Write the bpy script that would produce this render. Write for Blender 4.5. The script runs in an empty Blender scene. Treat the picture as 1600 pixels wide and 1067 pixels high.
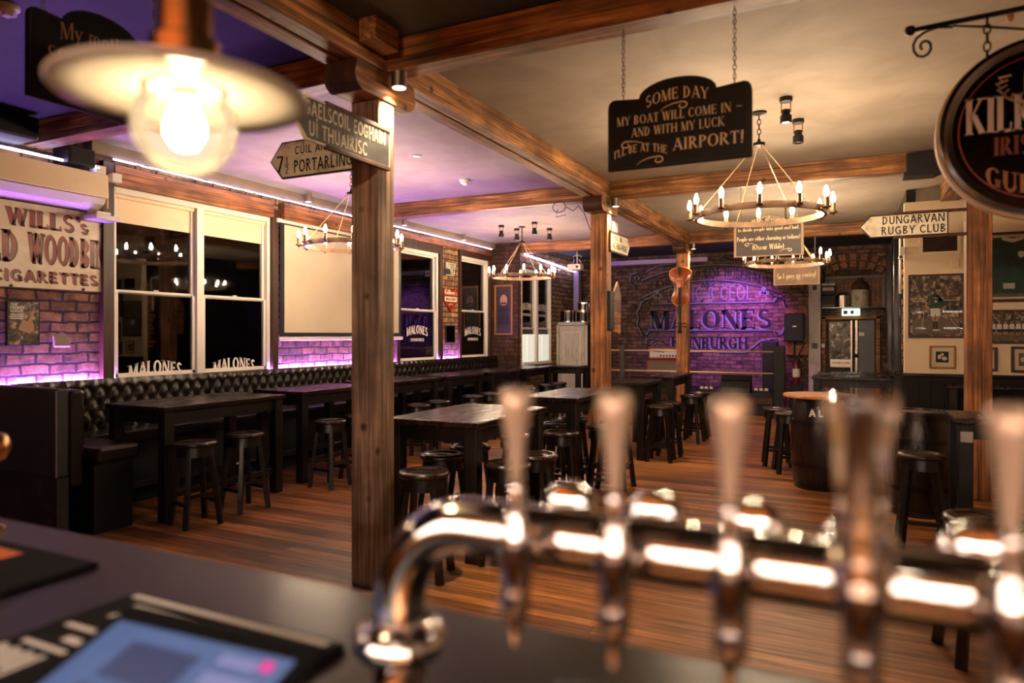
import bpy, math, random
from mathutils import Vector, Matrix, Euler
random.seed(7)
sc = bpy.context.scene
COL = sc.collection
PI = math.pi
R = math.radians

# ---------------------------------------------------------------- camera
cam_d = bpy.data.cameras.new('camera')
cam = bpy.data.objects.new('camera', cam_d)
COL.objects.link(cam)
cam.location = (0, 0, 1.65)
cam.rotation_euler = (R(90), 0, R(26.1))
cam_d.sensor_width = 36
cam_d.lens = 24.3
cam_d.shift_y = -10.5 / 1600
cam_d.clip_start = .02
cam_d.dof.use_dof = True
cam_d.dof.focus_distance = 8.5
cam_d.dof.aperture_fstop = 1.3
sc.camera = cam

# ---------------------------------------------------------------- world, exposure
w = bpy.data.worlds.new('world')
sc.world = w
w.use_nodes = True
w.node_tree.nodes['Background'].inputs[0].default_value = (.16, .10, .30, 1)
w.node_tree.nodes['Background'].inputs[1].default_value = .02
sc.view_settings.view_transform = 'Standard'
sc.view_settings.look = 'None'
sc.view_settings.exposure = 1.0
sc.view_settings.gamma = 1.0
sc.view_settings.use_curve_mapping = False
sc.cycles.use_denoising = True
sc.cycles.max_bounces = 7
sc.cycles.diffuse_bounces = 3
sc.cycles.glossy_bounces = 4
sc.cycles.transmission_bounces = 4
sc.cycles.transparent_max_bounces = 8
sc.cycles.sample_clamp_indirect = 4
sc.cycles.caustics_reflective = False
sc.cycles.caustics_refractive = False
BULB = 320.0        # chandelier candle bulbs
LED_LOW = 800.0      # strip behind the bench
LED_TOP = 9.0      # strip over the windows
SPOT = 40.0         # beam downlights

# ---------------------------------------------------------------- materials
def lin(c):
    return tuple(((v/255)/12.92 if v <= 10 else ((v/255+.055)/1.055)**2.4) for v in c) + (1,)

def mat(name, col=(128, 128, 128), rough=.5, metal=0, spec=.5, emit=None, estr=0, alpha=1, trans=0, coat=0):
    m = bpy.data.materials.new(name); m.use_nodes = True
    b = m.node_tree.nodes['Principled BSDF']
    b.inputs['Base Color'].default_value = lin(col)
    b.inputs['Roughness'].default_value = rough
    b.inputs['Metallic'].default_value = metal
    b.inputs['Specular IOR Level'].default_value = spec
    if coat: b.inputs['Coat Weight'].default_value = coat; b.inputs['Coat Roughness'].default_value = .12
    if trans: b.inputs['Transmission Weight'].default_value = trans
    if emit:
        b.inputs['Emission Color'].default_value = lin(emit)
        b.inputs['Emission Strength'].default_value = estr
    return m

def noisy(name, stops, scale=(1, 1, 1), nscale=6, detail=6, rough=.5, bump=.0, metal=0, spec=.5, dist=.6, rough_var=0, coat=0, fine=None, knots=0):
    """Noise mottled surface; stretched scale gives wood grain."""
    m = mat(name, (100, 100, 100), rough, metal, spec, coat=coat)
    nt = m.node_tree; N = nt.nodes; L = nt.links; b = N['Principled BSDF']
    tc = N.new('ShaderNodeTexCoord'); mp = N.new('ShaderNodeMapping')
    mp.inputs['Scale'].default_value = scale
    oi = N.new('ShaderNodeObjectInfo'); add = N.new('ShaderNodeVectorMath'); add.operation = 'ADD'
    ml = N.new('ShaderNodeMath'); ml.operation = 'MULTIPLY'; ml.inputs[1].default_value = 13.0
    L.new(oi.outputs['Random'], ml.inputs[0])
    L.new(tc.outputs['Object'], mp.inputs['Vector'])
    L.new(mp.outputs[0], add.inputs[0]); L.new(ml.outputs[0], add.inputs[1])
    n1 = N.new('ShaderNodeTexNoise'); n1.inputs['Scale'].default_value = nscale
    n1.inputs['Detail'].default_value = detail; n1.inputs['Roughness'].default_value = .62
    n1.inputs['Distortion'].default_value = dist
    L.new(add.outputs[0], n1.inputs['Vector'])
    cr = N.new('ShaderNodeValToRGB')
    while len(cr.color_ramp.elements) < len(stops): cr.color_ramp.elements.new(.5)
    for e, (p, c) in zip(cr.color_ramp.elements, stops):
        e.position = p; e.color = lin(c)
    L.new(n1.outputs['Fac'], cr.inputs[0])
    col = cr.outputs[0]
    def mulcol(fac):
        nonlocal col
        v = N.new('ShaderNodeVectorMath'); v.operation = 'SCALE'
        L.new(col, v.inputs[0]); L.new(fac, v.inputs['Scale']); col = v.outputs[0]
    if fine:
        m2 = N.new('ShaderNodeMapping'); m2.inputs['Scale'].default_value = fine
        L.new(add.outputs[0], m2.inputs['Vector'])
        n2 = N.new('ShaderNodeTexNoise'); n2.inputs['Scale'].default_value = nscale; n2.inputs['Detail'].default_value = 5; n2.inputs['Distortion'].default_value = .3
        L.new(m2.outputs[0], n2.inputs['Vector'])
        r2 = N.new('ShaderNodeMapRange'); r2.inputs['From Min'].default_value = .32; r2.inputs['From Max'].default_value = .62; r2.inputs['To Min'].default_value = .3; r2.inputs['To Max'].default_value = 1.25
        L.new(n2.outputs['Fac'], r2.inputs['Value']); mulcol(r2.outputs[0])
        n3 = N.new('ShaderNodeTexNoise'); n3.inputs['Scale'].default_value = 2.2; n3.inputs['Detail'].default_value = 4
        L.new(tc.outputs['Object'], n3.inputs['Vector'])
        r3 = N.new('ShaderNodeMapRange'); r3.inputs['From Min'].default_value = .35; r3.inputs['From Max'].default_value = .6; r3.inputs['To Min'].default_value = .5; r3.inputs['To Max'].default_value = 1.15
        L.new(n3.outputs['Fac'], r3.inputs['Value']); mulcol(r3.outputs[0])
    if knots:
        vo = N.new('ShaderNodeTexVoronoi'); vo.inputs['Scale'].default_value = knots
        L.new(tc.outputs['Object'], vo.inputs['Vector'])
        r4 = N.new('ShaderNodeMapRange'); r4.inputs['From Min'].default_value = .06; r4.inputs['From Max'].default_value = .13; r4.inputs['To Min'].default_value = .18; r4.inputs['To Max'].default_value = 1
        L.new(vo.outputs['Distance'], r4.inputs['Value']); mulcol(r4.outputs[0])
    L.new(col, b.inputs['Base Color'])
    if bump:
        bp = N.new('ShaderNodeBump'); bp.inputs['Strength'].default_value = bump; bp.inputs['Distance'].default_value = .01
        L.new(n1.outputs['Fac'], bp.inputs['Height']); L.new(bp.outputs[0], b.inputs['Normal'])
    if rough_var:
        mr = N.new('ShaderNodeMapRange'); mr.inputs['To Min'].default_value = rough - rough_var; mr.inputs['To Max'].default_value = rough + rough_var
        L.new(n1.outputs['Fac'], mr.inputs['Value']); L.new(mr.outputs[0], b.inputs['Roughness'])
    return m

def wood(name, dark, mid, light, axis='z', rough=.5, bump=.25, spec=.4, grain=1.0, coat=0, old=False):
    s = {'x': (.35, 5, 5), 'y': (5, .35, 5), 'z': (5, 5, .35)}[axis]
    s = tuple(v*grain for v in s)
    return noisy(name, [(.28, dark), (.5, mid), (.72, light)], s, 3.2, 9, rough, bump, 0, spec, .9, .1, coat, tuple(4.0 if v > 1 else 1.0 for v in s) if old else None, 3.6 if old else 0)

def brick(name, c1, c2, mortar, plane='yz', bump=.6, rough=.85, bw=.24, bh=.088, mort=.012):
    m = mat(name, c1, rough, 0, .3)
    nt = m.node_tree; N = nt.nodes; L = nt.links; b = N['Principled BSDF']
    tc = N.new('ShaderNodeTexCoord'); sp = N.new('ShaderNodeSeparateXYZ'); cb = N.new('ShaderNodeCombineXYZ')
    L.new(tc.outputs['Object'], sp.inputs[0])
    L.new(sp.outputs['Y' if plane == 'yz' else 'X'], cb.inputs[0]); L.new(sp.outputs['Z'], cb.inputs[1])
    nz = N.new('ShaderNodeTexNoise'); nz.inputs['Scale'].default_value = 5.5; nz.inputs['Detail'].default_value = 3
    L.new(tc.outputs['Object'], nz.inputs['Vector'])
    sc_ = N.new('ShaderNodeVectorMath'); sc_.operation = 'SCALE'; sc_.inputs['Scale'].default_value = .05
    L.new(nz.outputs['Color'], sc_.inputs[0])
    ad = N.new('ShaderNodeVectorMath'); ad.operation = 'ADD'
    L.new(cb.outputs[0], ad.inputs[0]); L.new(sc_.outputs[0], ad.inputs[1])
    bt = N.new('ShaderNodeTexBrick')
    bt.inputs['Scale'].default_value = 1; bt.inputs['Brick Width'].default_value = bw; bt.inputs['Row Height'].default_value = bh
    bt.inputs['Mortar Size'].default_value = mort; bt.inputs['Mortar Smooth'].default_value = .35
    bt.inputs['Bias'].default_value = -.1
    bt.inputs['Color1'].default_value = lin(c1); bt.inputs['Color2'].default_value = lin(c2); bt.inputs['Mortar'].default_value = lin(mortar)
    L.new(ad.outputs[0], bt.inputs['Vector'])
    n2 = N.new('ShaderNodeTexNoise'); n2.inputs['Scale'].default_value = 9; n2.inputs['Detail'].default_value = 7; n2.inputs['Roughness'].default_value = .7
    L.new(tc.outputs['Object'], n2.inputs['Vector'])
    mr = N.new('ShaderNodeMapRange'); mr.inputs['From Min'].default_value = .3; mr.inputs['From Max'].default_value = .7
    mr.inputs['To Min'].default_value = .22; mr.inputs['To Max'].default_value = 1.4
    L.new(n2.outputs['Fac'], mr.inputs['Value'])
    mx = N.new('ShaderNodeVectorMath'); mx.operation = 'SCALE'
    L.new(bt.outputs['Color'], mx.inputs[0]); L.new(mr.outputs[0], mx.inputs['Scale'])
    L.new(mx.outputs[0], b.inputs['Base Color'])
    sb = N.new('ShaderNodeMath'); sb.operation = 'MULTIPLY_ADD'; sb.inputs[1].default_value = -1.0
    L.new(bt.outputs['Fac'], sb.inputs[0])
    m3 = N.new('ShaderNodeMath'); m3.operation = 'MULTIPLY'; m3.inputs[1].default_value = .7
    L.new(n2.outputs['Fac'], m3.inputs[0]); L.new(m3.outputs[0], sb.inputs[2])
    bp = N.new('ShaderNodeBump'); bp.inputs['Strength'].default_value = bump; bp.inputs['Distance'].default_value = .02
    L.new(sb.outputs[0], bp.inputs['Height']); L.new(bp.outputs[0], b.inputs['Normal'])
    return m

def planks(name):
    m = mat(name, (120, 70, 40), .42, 0, .45)
    nt = m.node_tree; N = nt.nodes; L = nt.links; b = N['Principled BSDF']
    tc = N.new('ShaderNodeTexCoord')
    bt = N.new('ShaderNodeTexBrick')
    bt.inputs['Scale'].default_value = 1; bt.inputs['Brick Width'].default_value = 2.6; bt.inputs['Row Height'].default_value = .095
    bt.inputs['Mortar Size'].default_value = .003; bt.inputs['Mortar Smooth'].default_value = .2; bt.inputs['Bias'].default_value = 0
    bt.inputs['Color1'].default_value = lin((186, 120, 64)); bt.inputs['Color2'].default_value = lin((100, 57, 28)); bt.inputs['Mortar'].default_value = lin((34, 19, 12))
    L.new(tc.outputs['Object'], bt.inputs['Vector'])
    mp = N.new('ShaderNodeMapping'); mp.inputs['Scale'].default_value = (.8, 14, 1)
    L.new(tc.outputs['Object'], mp.inputs['Vector'])
    n1 = N.new('ShaderNodeTexNoise'); n1.inputs['Scale'].default_value = 2.4; n1.inputs['Detail'].default_value = 8; n1.inputs['Roughness'].default_value = .65
    L.new(mp.outputs[0], n1.inputs['Vector'])
    n2 = N.new('ShaderNodeTexNoise'); n2.inputs['Scale'].default_value = .9; n2.inputs['Detail'].default_value = 6
    L.new(tc.outputs['Object'], n2.inputs['Vector'])
    mr = N.new('ShaderNodeMapRange'); mr.inputs['From Min'].default_value = .3; mr.inputs['From Max'].default_value = .7
    mr.inputs['To Min'].default_value = .22; mr.inputs['To Max'].default_value = 1.5
    L.new(n1.outputs['Fac'], mr.inputs['Value'])
    mr2 = N.new('ShaderNodeMapRange'); mr2.inputs['From Min'].default_value = .35; mr2.inputs['From Max'].default_value = .65
    mr2.inputs['To Min'].default_value = .6; mr2.inputs['To Max'].default_value = 1.15
    L.new(n2.outputs['Fac'], mr2.inputs['Value'])
    mm = N.new('ShaderNodeMath'); mm.operation = 'MULTIPLY'
    L.new(mr.outputs[0], mm.inputs[0]); L.new(mr2.outputs[0], mm.inputs[1])
    mx = N.new('ShaderNodeVectorMath'); mx.operation = 'SCALE'
    L.new(bt.outputs['Color'], mx.inputs[0]); L.new(mm.outputs[0], mx.inputs['Scale'])
    L.new(mx.outputs[0], b.inputs['Base Color'])
    mr3 = N.new('ShaderNodeMapRange'); mr3.inputs['To Min'].default_value = .62; mr3.inputs['To Max'].default_value = .3
    L.new(n1.outputs['Fac'], mr3.inputs['Value']); L.new(mr3.outputs[0], b.inputs['Roughness'])
    sb = N.new('ShaderNodeMath'); sb.operation = 'SUBTRACT'
    L.new(n1.outputs['Fac'], sb.inputs[0]); L.new(bt.outputs['Fac'], sb.inputs[1])
    bp = N.new('ShaderNodeBump'); bp.inputs['Strength'].default_value = .25; bp.inputs['Distance'].default_value = .006
    L.new(sb.outputs[0], bp.inputs['Height']); L.new(bp.outputs[0], b.inputs['Normal'])
    return m

def emis(name, col, strength):
    m = bpy.data.materials.new(name); m.use_nodes = True
    nt = m.node_tree; nt.nodes.clear()
    o = nt.nodes.new('ShaderNodeOutputMaterial'); e = nt.nodes.new('ShaderNodeEmission')
    e.inputs[0].default_value = col if len(col) == 4 else col + (1,)
    e.inputs[1].default_value = strength
    nt.links.new(e.outputs[0], o.inputs[0])
    return m

def opal(name, col, clear, refl=.4):
    m = bpy.data.materials.new(name); m.use_nodes = True
    nt = m.node_tree; N = nt.nodes; L = nt.links; N.clear()
    o = N.new('ShaderNodeOutputMaterial')
    tr = N.new('ShaderNodeBsdfTranslucent'); tr.inputs[0].default_value = col
    df = N.new('ShaderNodeBsdfDiffuse'); df.inputs[0].default_value = col
    tp = N.new('ShaderNodeBsdfTransparent'); tp.inputs[0].default_value = (1, .93, .82, 1)
    gl = N.new('ShaderNodeBsdfGlossy'); gl.inputs['Roughness'].default_value = .12
    m1 = N.new('ShaderNodeMixShader'); m1.inputs[0].default_value = refl
    m2 = N.new('ShaderNodeMixShader'); m2.inputs[0].default_value = clear
    m3 = N.new('ShaderNodeMixShader')
    fr = N.new('ShaderNodeFresnel'); fr.inputs[0].default_value = 1.35
    L.new(tr.outputs[0], m1.inputs[1]); L.new(df.outputs[0], m1.inputs[2])
    L.new(m1.outputs[0], m2.inputs[1]); L.new(tp.outputs[0], m2.inputs[2])
    L.new(fr.outputs[0], m3.inputs[0]); L.new(m2.outputs[0], m3.inputs[1]); L.new(gl.outputs[0], m3.inputs[2])
    L.new(m3.outputs[0], o.inputs[0])
    return m

def glass(name, tint=(1, 1, 1, 1), ior=1.5, refl=1.0):
    """Thin window glass: clear straight through plus a mirror reflection that grows at a slant."""
    m = bpy.data.materials.new(name); m.use_nodes = True
    nt = m.node_tree; N = nt.nodes; L = nt.links; N.clear()
    o = N.new('ShaderNodeOutputMaterial')
    tp = N.new('ShaderNodeBsdfTransparent'); tp.inputs[0].default_value = tint
    gl = N.new('ShaderNodeBsdfGlossy'); gl.inputs['Roughness'].default_value = .02
    fr = N.new('ShaderNodeFresnel'); fr.inputs[0].default_value = ior
    mx = N.new('ShaderNodeMixShader')
    L.new(fr.outputs[0], mx.inputs[0]); L.new(tp.outputs[0], mx.inputs[1]); L.new(gl.outputs[0], mx.inputs[2])
    L.new(mx.outputs[0], o.inputs[0])
    return m

M = {}
M['ceiling'] = noisy('ceiling_plaster', [(.35, (134, 120, 107)), (.65, (154, 140, 126))], nscale=1.6, rough=.75, bump=.12)
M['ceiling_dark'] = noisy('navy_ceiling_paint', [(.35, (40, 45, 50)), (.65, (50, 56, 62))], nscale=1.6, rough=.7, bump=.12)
M['floor'] = planks('floor_planks')
M['beam_x'] = wood('beam_wood_x', (66, 38, 21), (142, 92, 50), (196, 142, 88), 'x', .55, old=True)
M['beam_y'] = wood('beam_wood_y', (66, 38, 21), (142, 92, 50), (196, 142, 88), 'y', .55, old=True)
M['post'] = wood('post_wood', (92, 56, 32), (150, 96, 54), (190, 132, 80), 'z', .6, old=True)
M['post_grey'] = wood('post_wood_grey', (80, 62, 52), (124, 98, 80), (162, 134, 110), 'z', .65, old=True)
M['trim_wood'] = wood('trim_wood', (84, 44, 22), (140, 84, 42), (178, 114, 62), 'y', .5, old=True)
M['casing'] = wood('casing_wood', (30, 17, 11), (52, 30, 19), (72, 44, 27), 'z', .45)
M['brick_y'] = brick('brick_side', (164, 124, 84), (104, 76, 54), (66, 52, 44), 'yz', bump=1.0, bw=.25, bh=.1, mort=.013)
M['brick_x'] = brick('brick_end', (128, 98, 82), (84, 62, 52), (70, 57, 52), 'xz', bw=.26, bh=.09)
M['brick_dark'] = brick('brick_end_dark', (82, 52, 36), (54, 36, 27), (42, 33, 28), 'xz')
M['cream'] = noisy('cream_paint', [(.3, (222, 200, 166)), (.7, (230, 210, 178))], nscale=2.5, rough=.7, bump=.04)
M['white'] = mat('white_paint', (214, 208, 200), .45)
M['white_wood'] = noisy('worn_white_paint', [(.25, (120, 104, 96)), (.42, (178, 168, 160)), (.8, (196, 188, 180))], (3, 3, .6), 6, rough=.6, bump=.1)
M['black_gloss'] = mat('black_gloss_paint', (16, 14, 18), .16, 0, .6)
M['black'] = mat('black_matt', (14, 12, 15), .55, 0, .35)
M['rubber'] = mat('black_rubber', (8, 8, 9), .75, 0, .12)
M['dado'] = noisy('black_panelling', [(.3, (9, 7, 8)), (.7, (17, 13, 12))], (8, 8, .3), 4, rough=.55, bump=.1, spec=.25)
M['table'] = wood('dark_table_wood', (13, 8, 7), (27, 15, 11), (48, 28, 19), 'y', .26, .12, .5)
M['table_leg'] = wood('dark_leg_wood', (9, 6, 6), (16, 10, 8), (29, 18, 13), 'z', .42, .1, .35)
M['stool'] = noisy('stool_wood', [(.3, (9, 7, 7)), (.7, (21, 14, 12))], (3, 3, .5), 5, rough=.3, bump=.05)
M['seat'] = noisy('stool_seat_wood', [(.3, (17, 11, 9)), (.55, (38, 25, 18)), (.8, (70, 48, 34))], (1, 4, 1), 7, rough=.24, bump=.05, rough_var=.1)
M['leather'] = noisy('black_leather', [(.3, (13, 9, 8)), (.7, (24, 16, 13))], nscale=60, detail=3, rough=.3, bump=.08, spec=.42)
M['leather_end'] = noisy('black_vinyl', [(.3, (22, 23, 27)), (.7, (38, 40, 45))], nscale=5, detail=8, rough=.5, bump=.05)
M['bar'] = noisy('bar_counter_wood', [(.3, (15, 8, 7)), (.7, (25, 14, 11))], (1, 3, 3), 3, rough=.3, bump=.01, spec=.22, rough_var=.03)
M['chrome'] = mat('polished_chrome', (225, 222, 220), .07, 1)
M['steel'] = mat('brushed_steel', (168, 160, 152), .3, 1)
M['satin'] = mat('satin_handle', (188, 164, 142), .3, .5, .6)
M['clear'] = mat('clear_glass_handle', (250, 244, 236), .03, 0, .5, trans=1)
M['rail'] = mat('pale_brass_rail', (226, 190, 134), .45, .35)
M['brass'] = mat('dark_brass', (196, 152, 106), .22, 1)
M['iron'] = mat('wrought_iron', (22, 18, 18), .4, .6)
M['bronze'] = noisy('aged_bronze', [(.3, (70, 52, 38)), (.7, (118, 92, 68))], nscale=9, rough=.5, metal=.55)
M['rope'] = mat('suspension_rod', (150, 118, 82), .55, .3)
M['candle'] = mat('candle_sleeve', (205, 190, 165), .5)
M['bulb'] = emis('candle_bulb_glow', (1, .73, .46), BULB)
M['bigbulb'] = emis('pendant_bulb_glow', (1, .78, .52), 46)
M['opal'] = opal('opal_glass', (1, .90, .74, 1), .07, .6)
M['opal_globe'] = opal('opal_globe_glass', (1, .88, .70, 1), .945, .2)
M['led_low'] = emis('led_glow_low', (.46, .17, 1.0), LED_LOW)
M['led_top'] = emis('led_glow_top', (.62, .58, 1.0), LED_TOP)
M['led_pink'] = emis('led_glow_pink', (.9, .12, .8), 5)
M['pane'] = glass('window_glass', ior=1.85)
M['frame_glass'] = glass('picture_glass', ior=1.18)
M['night'] = mat('night_street', (9, 9, 16), .9)
M['sign_black'] = noisy('sign_black', [(.3, (8, 8, 11)), (.7, (13, 12, 15))], nscale=5, rough=.5, spec=.25)
M['sign_edge'] = mat('sign_edge', (13, 12, 15), .5, 0, .3)
M['gold'] = mat('gilt_letter', (236, 212, 168), .5)
M['gold_dim'] = mat('dim_gilt_letter', (150, 112, 80), .55)
M['sign_brown'] = noisy('sign_brown', [(.3, (44, 32, 27)), (.7, (62, 46, 38))], nscale=4, rough=.5)
M['sign_tan'] = noisy('sign_tan', [(.3, (112, 80, 56)), (.7, (138, 102, 74))], nscale=4, rough=.5)
M['sign_frame'] = mat('sign_frame_tan', (168, 138, 108), .5)
M['enamel'] = noisy('cream_enamel', [(.3, (190, 172, 146)), (.6, (214, 199, 174)), (.8, (220, 208, 186))], nscale=5, rough=.3, spec=.6)
M['enamel_red'] = mat('red_enamel', (122, 30, 16), .3)
M['enamel_dark'] = mat('dark_enamel', (40, 16, 12), .35)
M['rust'] = noisy('rust', [(.3, (40, 24, 18)), (.7, (92, 56, 36))], nscale=12, rough=.8)
M['roadwhite'] = noisy('weathered_sign_white', [(.3, (150, 134, 112)), (.5, (206, 194, 172)), (.8, (220, 210, 190))], nscale=9, rough=.5)
M['roadgrey'] = noisy('weathered_sign_grey', [(.3, (38, 38, 42)), (.7, (66, 64, 66))], nscale=9, rough=.5)
M['ink'] = mat('black_lettering', (20, 17, 18), .5)
M['chalk'] = mat('white_lettering', (222, 216, 208), .5)
M['screen'] = noisy('projection_screen', [(.3, (188, 174, 150)), (.7, (202, 188, 162))], nscale=1.2, rough=.75)
M['purple_paint'] = mat('lilac_paint', (150, 132, 170), .6)
M['mural_dark'] = mat('mural_black', (16, 12, 18), .8)
M['mural_light'] = mat('mural_pale', (120, 112, 128), .8)
M['cello'] = noisy('cello_varnish', [(.3, (120, 52, 20)), (.7, (168, 84, 36))], (4, 4, .6), 4, rough=.22, spec=.6)
M['cello_edge'] = mat('cello_edge', (196, 140, 80), .35)
M['amp'] = mat('amp_orange', (128, 62, 36), .5)
M['grille'] = noisy('amp_cloth', [(.3, (120, 106, 84)), (.7, (140, 126, 102))], nscale=90, rough=.9)
M['photo_dark'] = noisy('photo_crowd', [(.35, (34, 28, 25)), (.52, (84, 70, 60)), (.68, (184, 164, 140))], nscale=16, detail=2, rough=.5)
M['photo_grass'] = noisy('photo_grass', [(.3, (84, 72, 56)), (.7, (116, 102, 82))], nscale=20, rough=.5)
M['skin'] = mat('photo_skin', (172, 132, 104), .6)
M['skin_real'] = mat('photo_hair', (46, 32, 26), .6)
M['jersey'] = noisy('green_jersey', [(.3, (34, 58, 48)), (.7, (54, 82, 68))], nscale=7, rough=.7)
M['frame_dark'] = wood('dark_frame_wood', (36, 20, 14), (58, 32, 21), (78, 46, 30), 'z', .35)
M['frame_gold'] = mat('gilt_frame', (150, 104, 52), .4, .3)
M['mount'] = mat('photo_mount', (214, 198, 170), .7)
M['oak'] = wood('light_oak', (140, 80, 36), (186, 118, 60), (206, 144, 82), 'x', .35)
M['barrel'] = wood('barrel_wood', (18, 11, 9), (34, 20, 14), (54, 32, 22), 'z', .28)
M['hoop'] = mat('barrel_hoop', (44, 38, 36), .3, .8)
M['grey_door'] = noisy('grey_door_paint', [(.3, (74, 78, 84)), (.7, (92, 96, 102))], nscale=3, rough=.4)
M['kick'] = noisy('scuffed_steel', [(.3, (18, 16, 16)), (.55, (66, 62, 58)), (.75, (150, 140, 126))], nscale=9, detail=8, rough=.3, metal=.8)
M['exit'] = mat('exit_sign_face', (210, 222, 212), .4, emit=(200, 235, 215), estr=1.4)
M['exit_green'] = mat('exit_green', (60, 98, 78), .5)
M['till_face'] = noisy('till_screen', [(.3, (50, 68, 108)), (.7, (74, 94, 136))], nscale=3, rough=.12)
M['ui_dark'] = mat('ui_dark', (62, 74, 112), .2, emit=(50, 62, 100), estr=.12)
M['ui_mid'] = mat('ui_mid', (110, 124, 178), .2, emit=(110, 124, 178), estr=.18)
M['ui_pink'] = mat('ui_pink', (196, 60, 150), .2, emit=(196, 60, 150), estr=.25)
M['red'] = mat('red_paint', (104, 24, 20), .35)
M['orange'] = mat('orange_print', (214, 106, 54), .5)
M['red_line'] = mat('red_line', (132, 42, 28), .5)
M['shutter'] = mat('glowing_shutter', (222, 220, 210), .5, emit=(225, 228, 215), estr=.35)  # own glow stands in for outside light on these panels
M['green_text'] = mat('gold_green_text', (150, 104, 44), .5)
_b = M['till_face'].node_tree.nodes['Principled BSDF']
_b.inputs['Emission Color'].default_value = lin((92, 118, 170)); _b.inputs['Emission Strength'].default_value = .2

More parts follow.
